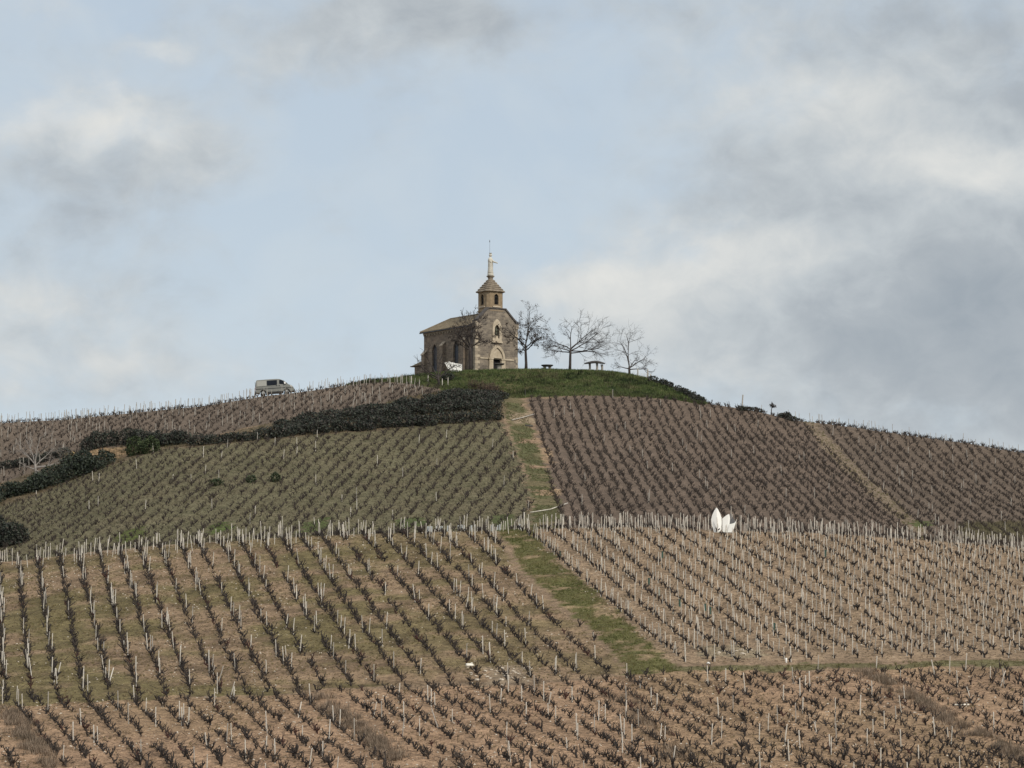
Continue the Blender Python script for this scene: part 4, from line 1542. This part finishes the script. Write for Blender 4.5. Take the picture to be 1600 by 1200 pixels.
# hipped roof shell
ov = .38
yb, yf_, yr_ = LEN + .42, WT + .06, LEN - 1.25
rz_ = RIDGE
ez = EAVE + .02
V_ = [(-HW - ov, yf_, ez), (HW + ov, yf_, ez), (HW + ov, yb, ez), (-HW - ov, yb, ez), (0, yf_, rz_), (0, yr_, rz_)]
rf = MB().add(V_ + [(x, y, z + .10) for x, y, z in V_],
              [(6, 7, 10), (6, 10, 11, 9), (7, 8, 11, 10), (8, 9, 11), (0, 4, 1), (0, 3, 5, 4), (1, 4, 5, 2), (2, 5, 3), (0, 1, 7, 6), (1, 2, 8, 7), (2, 3, 9, 8), (3, 0, 6, 9)])
roof = rf.build('roof', M['roof'], chapel)
MB().tube([(0, yf_ + 2.2, rz_ + .12), (0, yr_, rz_ + .12), (-HW - ov, yb, ez + .12)], .08, 6).build('ridge_tile', M['towerroof'], roof)
# low sacristy behind
sx0, sx1, sy0, sy1 = -3.1, 1.0, LEN + .003, LEN + 2.7
MB().box(sx0, sx1, sy0, sy1, -2.2, 2.15).build('sacristy_wall', M['wall_y'], chapel)
sr_ = MB()
V_ = [(sx0 - .35, sy0 + .003, 2.2), (sx1 + .35, sy0 + .003, 2.2), (sx1 + .35, sy1 + .45, 2.2), (sx0 - .35, sy1 + .45, 2.2), (sx0 + 1.2, sy0 + .003, 3.5), (sx1 - 1.2, sy0 + .003, 3.5)]
sr_.add(V_, [(0, 3, 2, 1), (0, 1, 5, 4), (3, 4, 5, 2), (0, 4, 3), (1, 2, 5)])
so = sr_.build('sacristy_roof', M['roof'], chapel)
MB().box(sx0 - .36, sx1 + .36, sy1 + .455, sy1 + .5, 2.12, 2.26).build('eaves_board', mottled('red_eaves_board', (.16, .06, .04), (.24, .09, .06), 3), so)

# bell tower
TS, TC = 1.30, .36
ty0 = .10 + TS
tower = MB()


def chamfer(s, c):
    return [(-s + c, -s), (s - c, -s), (s, -s + c), (s, s - c), (s - c, s), (-s + c, s), (-s, s - c), (-s, -s + c)]


tz0, tz1 = 7.6, 11.05
oct_ = chamfer(TS, TC)
tw = MB()
for (ax, ay), (bx, by) in zip(oct_, oct_[1:] + oct_[:1]):
    L = math.hypot(bx - ax, by - ay)
    dx, dy = (bx - ax) / L, (by - ay) / L
    nx, ny = dy, -dx
    fn = lambda a, b, d, ax=ax, ay=ay, dx=dx, dy=dy, nx=nx, ny=ny: (ax + dx * a - nx * d, ty0 + ay + dy * a - ny * d, b)
    if L > 1.0:
        tw.slab([(0, tz0), (L, tz0), (L, tz1), (0, tz1)], [arch(.34, 9.3, 10.35, 10.75, 6, L / 2)], fn, .24)
    else:
        tw.slab([(0, tz0), (L, tz0), (L, tz1), (0, tz1)], [], fn, .24)
towr = tw.build('bell_tower', M['ochre'], chapel)
for k, ang in enumerate((0, 90, 180, 270)):
    A = Matrix.Rotation(R(ang), 4, 'Z')
    T0 = Matrix.Translation((0, ty0, 0)) @ A
    lv = MB()
    for z in np.arange(9.36, 10.5, .17):
        lv.box(-.35, .35, -TS + .06, -TS + .20, z, z + .03, T0 @ Matrix.Translation((0, 0, 0)))
    lv.build('louvre', M['louvre'], towr)
    MB().box(-.36, .36, -TS + .215, -TS + .235, 9.25, 10.78, T0).build('louvre_backing', M['dark'], towr)
    fr = MB().slab(arch(.50, 9.12, 10.35, 10.92, 6), [arch(.345, 9.31, 10.35, 10.745, 6)], lambda a, b, d, T0=T0: T0 @ Vector((a, -TS - .05 + d, b)), .047)
    fr.build('opening_surround', M['ochre'], towr)
    MB().box(-.62, .62, -TS - .14, -TS - .003, 8.95, 9.115, T0).build('opening_sill', M['cream'], towr, bevel=.02)


def octa_stack(prof, name, mat, parent, c=TC):
    V_, Fc = [], []
    for s, z in prof:
        for x, y in chamfer(s, min(c * s / TS, s * .5)):
            V_.append((x, y + ty0, z))
    for i in range(len(prof) - 1):
        for k in range(8):
            Fc.append((i * 8 + k, i * 8 + (k + 1) % 8, i * 8 + 8 + (k + 1) % 8, i * 8 + 8 + k))
    Fc += [tuple(range(7, -1, -1)), tuple((len(prof) - 1) * 8 + k for k in range(8))]
    return MB().add(V_, Fc).build(name, mat, parent)


octa_stack([(TS + .04, 8.42), (TS + .12, 8.46), (TS + .12, 8.56), (TS + .02, 8.62)], 'tower_base_band', M['ochre'], towr)
octa_stack([(TS + .003, 10.93), (TS + .10, 10.98), (TS + .10, 11.05)], 'tower_cornice', M['ochre'], towr)
prof = []
steps = 6
for k in range(steps):
    s0 = (TS + .26) * (1 - k / steps) + .28 * k / steps
    s1 = (TS + .26) * (1 - (k + 1) / steps) + .28 * (k + 1) / steps
    z0_, z1_ = 11.056 + 1.75 * k / steps, 11.056 + 1.75 * (k + 1) / steps
    prof += [(s0 + .02, z0_), (s0 + .01, z0_ + .10), (s1 + .0, z1_ - .045), (s1 - .07, z1_ - .005)]
prof += [(.27, 12.82), (.27, 13.0)]
troof = octa_stack(prof, 'tower_roof', M['towerroof'], chapel)
octa_stack([(.28, 13.003), (.42, 13.14), (.44, 13.24)], 'finial_block', M['towerroof'], troof)

# white statue standing on the tower
top_w = chapel.matrix_basis @ Vector((0, ty0, 13.24))
top_w = Matrix.Translation(chapel.location) @ Matrix.Rotation(TH, 4, 'Z') @ Vector((0, ty0, 13.245))
statue = thing('statue', 'white crowned robed figure with one arm out, on top of the bell tower', 'statue', top_w, R(62))
MB().lathe([(.40, 0), (.42, .1), (.40, .30), (.34, .36)], 20).build('statue_base', M['white_stone'], statue, True)
body = MB()
nR = 20
prof = [(.30, .35, 0, 1), (.31, .42, 0, .95), (.285, .8, .01, .9), (.285, 1.2, .0, .88), (.29, 1.5, .0, .85), (.31, 1.75, .0, .78), (.325, 2.0, .01, .72), (.33, 2.2, .01, .68), (.24, 2.36, .01, .70), (.12, 2.45, .02, .85), (.075, 2.53, .03, .95),
        (.115, 2.60, -.0, 1.05), (.145, 2.68, -.01, 1.1), (.15, 2.78, -.01, 1.12), (.12, 2.88, 0, 1.1), (.05, 2.94, 0, 1.0)]
V_, Fc = [], []
for r_, z, oy, sy in prof:
    r_ *= 1.26 if z < 2.4 else 1.30
    for k in range(nR):
        t = 2 * math.pi * k / nR
        fold = 1 + (.06 * math.sin(t * 7 + z * 1.3) if z < 2.2 else 0)
        V_.append((r_ * math.cos(t) * fold, oy + r_ * math.sin(t) * sy * fold, z))
for i in range(len(prof) - 1):
    for k in range(nR):
        Fc.append((i * nR + k, i * nR + (k + 1) % nR, (i + 1) * nR + (k + 1) % nR, (i + 1) * nR + k))
Fc += [tuple(range(nR - 1, -1, -1)), tuple((len(prof) - 1) * nR + k for k in range(nR))]
body.add(V_, Fc)
body.build('robed_body', M['white_stone'], statue, True)
# faces local -Y; the right arm (towards +u in the view) reaches out, the other holds the robe
MB().tube([(.02, -.12, 2.25), (.02, -.28, 1.98), (.02, -.58, 1.80), (.03, -.92, 1.70), (.03, -1.06, 1.60)], [.13, .13, .11, .085, .05], 8).build('outstretched_arm', M['white_stone'], statue, True)
MB().tube([(-.27, .0, 2.25), (-.34, -.08, 1.95), (-.24, -.22, 1.72), (-.12, -.27, 1.78)], [.10, .10, .085, .05], 8).build('bent_arm', M['white_stone'], statue, True)
MB().tube([(.26, .05, 2.3), (.31, .06, 1.8), (.29, .08, 1.1), (.26, .1, .5)], [.06, .09, .1, .08], 8).build('mantle_fold', M['white_stone'], statue, True)
crn = MB()
crn.lathe([(.125, 2.84), (.14, 2.9), (.155, 3.0), (.12, 3.0)], 14)
for k in range(8):
    a = 6.283 * k / 8
    crn.tube([(.145 * math.cos(a), .145 * math.sin(a), 2.98), (.16 * math.cos(a), .16 * math.sin(a), 3.08)], [.03, .01], 5)
crn.build('crown', mottled('aged_crown', (.20, .18, .13), (.34, .31, .24), 5), statue)
rod_p = sky_pt(765.2, 398, top_w.y + .4)
rod = thing('lightning_rod', 'thin iron lightning rod rising behind the white statue', 'rod', (rod_p.x, rod_p.y, top_w.z))
rl = sky_pt(765.2, 375, top_w.y + .4).z - top_w.z
MB().tube([(0, 0, -.2), (0, 0, rl)], [.02, .014], 5).build('mast', M['iron'], rod)
MB().lathe([(.02, rl - .32), (.045, rl - .26), (.05, rl - .14), (.02, rl), (.005, rl + .05)], 8).build('tip', M['iron'], rod)
MB().box(-.03, .03, -.40, 0, -.01, .04).build('bracket', M['iron'], rod)

# ------------------------------------------------------------------ tables, posts and small things on the mound
def stone_table(label, u, y, r, h, two_legs):
    q = on(u, y, 578)
    t = thing('stone_table', label, 'table', tuple(q))
    MB().lathe([(r * .78, h - .20), (r * .97, h - .12), (r, h - .05), (r * .97, h)], 20, sx=1, sy=.9).build('table_top', M['slate'], t)
    if two_legs:
        for s in (-1, 1):
            MB().lathe([(.20, -.35), (.18, h * .4), (.20, h - .203)], 10, (s * r * .42, 0, 0)).build('leg', M['leg'], t)
    else:
        MB().lathe([(.34, -.35), (.26, h * .5), (.34, h - .203)], 12).build('pedestal', M['leg'], t)


stone_table('round dark-topped stone table in front of the chapel doorway', 780, 408.5, .68, 1.0, False)
stone_table('round stone table between the two taller bare trees', 855, 408, .78, .72, True)
q = on(929, 406.5, 578)
dol = thing('stone_slab_table', 'long curved stone slab on three stone legs, like a small dolmen', 'table', tuple(q), 0)
sl = MB()
N = 14
V_, Fc = [], []
for i in range(N + 1):
    t = i / N
    x = -1.32 + 2.66 * t
    zc = 1.02 + .20 * math.sin(min(1, t * 1.25) * math.pi / 2 * 1.15) - .46 * max(0, t - .55) ** 1.15
    th = .08 + .20 * math.sin(math.pi * min(max(t, .02), .98)) ** .6
    wd = .15 + .42 * math.sin(math.pi * min(max(t, .02), .98)) ** .5
    yc = -.25 * math.sin(math.pi * t)
    for yy, zz in ((-wd, -th * .4), (-wd * .8, th * .5), (wd * .8, th * .5), (wd, -th * .4)):
        V_.append((x, yc + yy, zc + zz))
for i in range(N):
    for k in range(4):
        Fc.append((i * 4 + k, i * 4 + (k + 1) % 4, i * 4 + 4 + (k + 1) % 4, i * 4 + 4 + k))
Fc += [(3, 2, 1, 0), (N * 4, N * 4 + 1, N * 4 + 2, N * 4 + 3)]
sl.add(V_, Fc)
sl.build('slab', M['slate'], dol, bevel=.03)
for x, yy, hh in ((-.62, .05, 1.10), (.30, -.2, 1.12), (.95, .1, .92)):
    dz = float(hz(q.x + x, q.y + yy)) - q.z
    MB().tube([(x - .02, yy, dz - .3), (x + .03, yy, hh * .5), (x, yy, hh)], [.16, .13, .15], 8).build('leg', M['leg'], dol)


def post(name, label, p, h, r, mat, lean=(0, 0), group=None):
    o = stake_mb(int(p[0] * 31 + p[1]), h, r).build(name, mat, None, loc=tuple(p))
    o.rotation_euler = (lean[0], lean[1], 0)
    return tag(o, label, 'post', group)


post('fence_post', 'short grey post under the outer branches of the low tree on the mound', on(996.5, 404.5, 580), 1.0, .085, M['stake_grey'])
post('fence_post', 'thicker weathered post where brambles begin on the mound', on(1012, 404, 590), 1.25, .10, M['stake_grey'])
post('fence_post', 'thin pale post with netting beside the thicker weathered post', on(1016.5, 404.2, 592), .75, .06, M['stake'])
post('fence_post', 'lone leaning wooden post sticking up from scrub on the right skyline', on(1159, 387.5, 640), 1.75, .085, M['stake_grey'], (0, .09))
post('marker_post', 'thin dark marker post at the top corner of the plot beside the path', on(820.5, 386, 620), .95, .035, M['iron'])
post('marker_post', 'small white marker post in the grass above the long hedge', at(719.5, 618), .55, .05, M['white'])
post('row_end_post', 'tall pale post at the head of the first stake row by the path', on(819, 279.5), 1.55, .06, M['stake'])
post('row_end_post', 'dark thin rod at the lower corner of the grassy plot beside the path', on(819, 291), 1.9, .035, M['iron'])
for k, (u, v, lab) in enumerate(((691, 604, 'pale stake right beside the trunk of the low forked tree'), (700, 602, 'pale stake under the dark bush by the low forked tree'), (643, 600, 'pale stake at the grass edge left of the low forked tree'),
                                 (669, 598, 'thin pale stake on the grass below the chapel side wall'))):
    post('vineyard_stake', lab, at(u, v), .95, .05, M['stake'])
q = on(1006.5, 404.5, 588)
nt = thing('wire_netting', 'small patch of pale wire netting between the mound fence posts', 'netting', tuple(q))
w_ = MB()
for k in range(9):
    w_.tube([(-.42 + k * .105, 0, 0), (-.42 + k * .105, 0, .62)], .008, 3)
for k in range(6):
    w_.tube([(-.42, 0, .05 + k * .11), (.42, 0, .05 + k * .11)], .008, 3)
w_.build('mesh_panel', M['stake'], nt)

# white openwork panel beside the chapel's side wall
q = sky_pt(707, 581, 405.5)
gz = float(hz(q.x, q.y))
pn = thing('openwork_panel', 'white panel crossed by dark twig-like lines beside the chapel side wall', 'panel', (q.x, q.y, gz), R(6))
k12 = 405.5 / F


def ppx(u, v):
    return ((u - 707) * k12, sky_pt(u, v, 405.5).z - gz)


out = [ppx(*c) for c in ((701, 577.5), (694.5, 567), (703, 564.8), (712, 567.6), (722, 569), (722, 580), (709, 580.8))]
MB().slab(out, [], lambda a, b, d: (a, d, b), .05).build('board', M['white'], pn)
rp = random.Random(8)
ln = MB()
for k in range(24):
    x, z = rp.uniform(-.7, 1.05), 0
    x0, z0_ = ppx(rp.uniform(699, 720), 0)[0], ppx(700, rp.uniform(569, 579))[1]
    a = rp.uniform(0, 6.28)
    pts = [(x0, -.012, z0_)]
    for j in range(3):
        a += rp.uniform(-.7, .7)
        pts.append((pts[-1][0] + math.cos(a) * .16, -.012, pts[-1][2] + math.sin(a) * .13))
    pts = [(min(max(p[0], -.62), 1.15), p[1], min(max(p[2], ppx(700, 578.5)[1]), ppx(700, 569.8)[1])) for p in pts]
    ln.tube(pts, .026, 4)
ln.build('lattice_line', M['iron'], pn)
for x in (-.55, .95):
    MB().tube([(x, .06, -.2), (x, .06, ppx(700, 572)[1])], .035, 6).build('support', M['iron'], pn)

# ------------------------------------------------------------------ van
q = on(430, 396.5, 615)
van = thing('parked_van', 'silver grey panel van with dark side windows on the left skyline', 'van', (q.x, q.y, q.z + .02), 0)
van.rotation_euler = (0, -R(4.0), R(5))
Lh = 2.39
side = [(-2.39, .42), (-2.38, 1.0), (-2.34, 1.55), (-2.26, 1.90), (-2.12, 1.96), (-1.0, 1.985), (.25, 1.985), (.62, 1.95), (.95, 1.80), (1.35, 1.50), (1.62, 1.27), (2.05, 1.08), (2.28, .88), (2.37, .62), (2.36, .40)]
wheels = ((-1.48, .33), (1.46, .33))


def wheel_arc(cx, r=.40, n=8):
    return [(cx + r * math.cos(math.pi * k / n), .32 + r * math.sin(math.pi * k / n)) for k in range(n + 1)]


prof_v = side + [(1.46 + .42, .32)] + wheel_arc(1.46) + [(1.46 - .42, .28), (-1.48 + .42, .28)] + wheel_arc(-1.48) + [(-1.48 - .42, .34)]
WV = .95


def tumble(z):
    return WV - max(0, z - 1.15) * .16


vb = MB()
V_ = []
n = len(prof_v)
for s in (-1, 1):
    for x, z in prof_v:
        V_.append((x, s * tumble(z), z))
tris = tessellate_polygon([[Vector((x, z, 0)) for x, z in prof_v]])
Fc = [tuple(t) for t in tris] + [tuple(i + n for i in reversed(t)) for t in tris] + [(i, (i + 1) % n, (i + 1) % n + n, i + n) for i in range(n)]
vb.add(V_, Fc)
bodyv = vb.build('body', M['silver'], van, bevel=.03)


def side_panel(name, pts, mat, d0=.004, t=.012, parent=van, sides=(-1, 1)):
    for s in sides:
        MB().slab(pts, [], lambda a, b, d, s=s: (a, s * (tumble(b) + d0 + d), b), t).build(name, mat, parent)


side_panel('side_window', [(-.95, 1.20), (.22, 1.22), (.30, 1.30), (.31, 1.84), (-.95, 1.83)], M['carglass'])
side_panel('front_window', [(.56, 1.36), (.72, 1.30), (1.22, 1.27), (1.34, 1.38), (1.08, 1.66), (.86, 1.82), (.60, 1.85)], M['carglass'])
side_panel('blank_window_panel', [(-2.18, 1.16), (-1.02, 1.19), (-1.02, 1.84), (-2.16, 1.82)], M['silver_light'])
side_panel('side_moulding', [(-2.36, .78), (2.2, .80), (2.2, .86), (-2.36, .85)], M['trim'], .002, .02)
side_panel('sill_trim', [(-1.02, .30), (1.0, .30), (1.0, .42), (-1.02, .42)], M['trim'], .002, .012)
side_panel('waist_seam', [(-2.34, 1.07), (.40, 1.10), (.40, 1.125), (-2.34, 1.095)], M['trim'], .002, .006)
for x in (.22, .56):
    side_panel('door_handle', [(x - .05, 1.08), (x + .05, 1.08), (x + .05, 1.2), (x - .05, 1.2)], M['trim'], .004, .03)
side_panel('door_seam', [(.42, .45), (.435, .45), (.455, 1.88), (.44, 1.88)], M['trim'], .002, .006)
MB().add([(1.02, -.74, 1.79), (1.02, .74, 1.79), (1.60, .80, 1.32), (1.60, -.80, 1.32), (1.035, -.74, 1.81), (1.035, .74, 1.81), (1.615, .80, 1.34), (1.615, -.80, 1.34)],
         [(0, 3, 2, 1), (4, 5, 6, 7), (0, 1, 5, 4), (1, 2, 6, 5), (2, 3, 7, 6), (3, 0, 4, 7)]).build('windscreen', M['carglass'], van)
MB().box(2.20, 2.46, -.93, .93, .34, .62).build('front_bumper', M['trim'], van, bevel=.05)
MB().box(-2.48, -2.34, -.93, .93, .34, .60).build('rear_bumper', M['trim'], van, bevel=.04)
MB().box(-2.415, -2.37, -.66, .66, 1.2, 1.75).build('rear_window', M['carglass'], van)
for s in (-1, 1):
    MB().add([(2.02, s * .95, .86), (2.24, s * .955, .80), (2.30, s * .86, .80), (2.06, s * .955, 1.06), (1.86, s * .955, 1.12), (2.2, s * .72, .98)],
             [(0, 1, 2, 5, 3, 4), (0, 4, 3, 1), (1, 3, 5, 2)]).build('headlight', M['lamp'], van)
    MB().box(-2.42, -2.35, s * .84 - .07, s * .84 + .07, .75, 1.15).build('tail_light', M['taillamp'], van)
    mr = MB().box(1.16, 1.38, min(s * .98, s * 1.16), max(s * .98, s * 1.16), 1.27, 1.52).build('mirror', M['white'] if s < 0 else M['trim'], van, bevel=.04)
    MB().box(1.385, 1.43, min(s * .99, s * 1.15), max(s * .99, s * 1.15), 1.28, 1.5).build('mirror_shell', M['trim'], mr)
    for wx, wz in wheels:
        T0 = Matrix.Translation((wx, s * .84, .32)) @ Matrix.Rotation(R(90), 4, 'X')
        wt = MB().lathe([(.20, -.10), (.31, -.10), (.325, -.06), (.325, .06), (.31, .10), (.20, .10)], 22)
        wt.v = [tuple(T0 @ Vector(p)) for p in wt.v]
        wh = wt.build('wheel', M['rubber'], van, True)
        rm = MB().lathe([(.20, -.104), (.19, -.112), (.06, -.115), (.05, -.125)], 18)
        rm.lathe([(.20, .104), (.19, .112), (.06, .115), (.05, .125)], 18)
        for a in range(5):
            rm.box(-.02, .02, .06, .19, .112, .122, Matrix.Rotation(6.283 * a / 5, 4, 'Z'))
            rm.box(-.02, .02, .06, .19, -.122, -.112, Matrix.Rotation(6.283 * a / 5, 4, 'Z'))
        rm.v = [tuple(T0 @ Vector(p)) for p in rm.v]
        rm.build('rim', M['rim'], wh)

# ------------------------------------------------------------------ white petal sculpture in the stakes
q = at(1130, 833)
YS = q.y
scu = thing('petal_sculpture', 'giant white petals standing among the stakes at the crest', 'sculpture', tuple(q), R(0))
kS = YS / F


def cpx(x, y):
    """from the enlarged view of the sculpture (20 px per photo px)"""
    return ((1100 + x / 20 - 1130) * kS, (832.5 - (780 + y / 20)) * kS)


def petal(name, outline, mat, y0, tilt, curve, t=.06, rot=0.0, fold=.10):
    pts = [cpx(*c) for c in outline]
    cx = sum(p[0] for p in pts) / len(pts)
    A = Matrix.Translation((cx, y0, 0)) @ Matrix.Rotation(rot, 4, 'Z')
    # fine outline so that the petal can bow
    fine = []
    for a, b in zip(pts, pts[1:] + pts[:1]):
        for k in range(3):
            fine.append((a[0] + (b[0] - a[0]) * k / 3, a[1] + (b[1] - a[1]) * k / 3))

    def fn(a, b, d):
        x = a - cx
        return A @ Vector((x, d + b * tilt + curve * x * x + fold * abs(x), b))
    zs = [p[1] for p in fine]
    zt, zb = max(fine, key=lambda p: p[1]), (cx, min(zs))
    i0 = fine.index(zt)
    lo = [k for k in range(len(fine)) if abs(fine[k][1] - zb[1]) < .02]
    i1 = lo[len(lo) // 2]
    n_ = len(fine)
    loop = lambda a, b: [fine[(a + k) % n_] for k in range((b - a) % n_ + 1)]
    cx = (zt[0] + fine[i1][0]) / 2
    A = Matrix.Translation((cx, y0, 0)) @ Matrix.Rotation(rot, 4, 'Z')
    ridge = [(cx + (zt[0] - cx) * (k / 6) ** 3, zb[1] + (zt[1] - zb[1]) * k / 6) for k in range(1, 6)]
    mb = MB()
    mb.slab(loop(i0, i1) + ridge, [], fn, t)
    mb.slab(loop(i1, i0) + ridge[::-1], [], fn, t)
    return mb.build(name, mat, scu)


petal('petal', [(320, 1060), (270, 850), (240, 700), (238, 600), (270, 480), (330, 350), (400, 250), (450, 310), (520, 450), (555, 560), (565, 700), (550, 930), (470, 1060)], M['white'], 0, .10, .18, fold=.3)
petal('petal', [(590, 1060), (580, 900), (580, 600), (640, 545), (700, 500), (760, 468), (795, 458), (815, 520), (822, 600), (810, 720), (790, 860), (745, 1060)], M['white'], .05, .06, .15)
petal('petal', [(730, 1060), (770, 860), (805, 775), (900, 755), (960, 735), (990, 680), (998, 720), (975, 800), (930, 930), (870, 1010), (830, 1060)], M['white'], -.04, .02, .05, fold=.04)
petal('petal', [(790, 1000), (812, 760), (825, 600), (830, 440), (860, 430), (900, 530), (960, 620), (1005, 690), (1000, 760), (940, 740), (880, 1000)], M['white_edge'], .45, .05, .1)
MB().tube([(*[cpx(865, 1060)[0]], .55, -.2), (cpx(865, 700)[0], .55, cpx(865, 200)[1])], [.045, .035], 6).build('support_pole', M['stake_grey'], scu)
MB().box(cpx(300, 0)[0], cpx(900, 0)[0], -.12, .6, -.25, .06).build('base_plate', M['leg'], scu)

# ------------------------------------------------------------------ little things lying about
q = at(734, 1043)
jug = thing('plastic_jug', 'white plastic jug lying on bare soil among the vines', 'jug', (q.x, q.y, q.z + .12), R(15))
jb = MB().lathe([(.02, -.27), (.115, -.26), (.125, -.2), (.125, .12), (.10, .19), (.045, .24)], 14)
A = Matrix.Rotation(R(90), 4, 'Y')
jb.v = [tuple(A @ Vector(p)) for p in jb.v]
jb.build('jug_body', M['plastic'], jug, True)
jc = MB().lathe([(.045, .243), (.048, .29), (.03, .30)], 10)
jc.v = [tuple(A @ Vector(p)) for p in jc.v]
jc.build('cap', M['plastic'], jug)
jh = MB().tube([(.05, 0, .11), (.10, 0, .17), (.2, 0, .15), (.22, 0, .06)], .02, 6)
jh.build('handle', M['plastic'], jug, True)


def rock_mesh(seed, r):
    bm = bmesh.new()
    bmesh.ops.create_icosphere(bm, subdivisions=2, radius=r)
    rr = random.Random(seed)
    for v in bm.verts:
        v.co *= rr.uniform(.75, 1.2)
        v.co.z *= .6
    me = bpy.data.meshes.new('stone')
    bm.to_mesh(me)
    bm.free()
    me.materials.append(M['rock'])
    return me


rm_ = [rock_mesh(k, .11) for k in range(5)]
rs = random.Random(3)
for k in range(46):
    u, v = (rs.gauss(792, 18), rs.gauss(1055, 5)) if k < 26 else ((rs.gauss(745, 12), rs.gauss(1058, 6)) if k < 34 else (rs.gauss(1150, 30), rs.gauss(1019, 4)))
    q = at(u, v)
    o = link('stone', rm_[k % 5], None, (q.x, q.y, q.z + .02))
    s = rs.uniform(.5, 1.5)
    o.scale = (s * 1.2, s, s)
    o.rotation_euler = (0, 0, rs.uniform(0, 6))
    if k < 34:
        tag(o, 'pale stone in the stony patch by the white plastic jug', 'stone', 'stones by the jug')
    else:
        tag(o, 'pale stone scattered at the lower right end of the stake rows', 'stone', 'stones below the staked plot')
q = at(1107, 1038)
tag(link('white_boulder', rock_mesh(77, .12), None, (q.x, q.y, q.z + .07)), 'single bright white stone at the foot of a leaning stake beside the track', 'stone').data.materials[0] = M['white']
q = at(1228.5, 1036)
mk = MB().lathe([(.065, -.1), (.07, .30), (.05, .33)], 10).build('marker_tube', M['white'], None, True, loc=tuple(q))
tag(mk, 'short white tube standing at the lower edge of the staked plot', 'marker')
a, b = at(1489, 1104), at(1514, 1103)


def lying(name, label, pts, r, mat, cat, n=8):
    c = pts[0]
    o = MB().tube([Vector(p) - c for p in pts], r, n).build(name, mat, None, True, loc=tuple(c))
    return tag(o, label, cat)


up = Vector((0, 0, .06))
lying('fallen_stake', 'pale broken stake lying flat among the vines near the right edge', [a + up, a.lerp(b, .5) + up * 1.2, b + up], .055, M['plastic'], 'stake')
a, m_, b = at(829, 802), at(860, 797), at(887, 789)
lying('lying_pole', 'long pale bent pole lying across the upper path behind the crest', [a + up, m_ + up, b + up * 3], .05, M['stake'], 'pole')
a, b = at(800, 658), at(834, 650)
lying('lying_pole', 'grey pole lying across the top of the path below the mound', [a + up * 2, a.lerp(b, .5) + up * 2, b + up * 3], .06, M['stake_grey'], 'pole')
a, b = at(821, 666), at(832, 667)
lying('log', 'short dark log at the upper path edge beside the vines', [a + up, b + up], .11, M['slate'], 'log')
# grey plastic guards behind the head of the path and a few green ones among the stakes
gm = np_mesh('vine_guard', *arrays(MB().lathe([(.055, -.1), (.055, .62), (.06, .66)], 8)), M['guard'], False)
gg = np_mesh('vine_guard', *arrays(MB().lathe([(.075, -.1), (.075, .5), (.08, .55)], 8)), M['guard_green'], False)
rs = random.Random(12)
for k in range(26):
    u = rs.uniform(666, 815)
    q = on(u, rs.uniform(281, 284))
    o = link('vine_guard', gm, None, tuple(q))
    o.rotation_euler = (rs.gauss(0, .05), rs.gauss(0, .05), 0)
    tag(o, 'grey plastic vine guard in the line just left of the path head', 'plant guard', 'grey vine guards at the path head')
for k in range(9):
    u, v, = [(1030, 932), (1062, 948), (875, 872), (1102, 955), (1110, 960), (1014, 915), (1210, 985), (1035, 872), (1290, 870)][k]
    q = at(u, v)
    o = link('vine_guard', gg, None, tuple(q))
    tag(o, 'dark green plastic vine guard among the young vines of the staked plot', 'plant guard', 'green vine guards in the staked plot')
print('objects', len(bpy.data.objects))
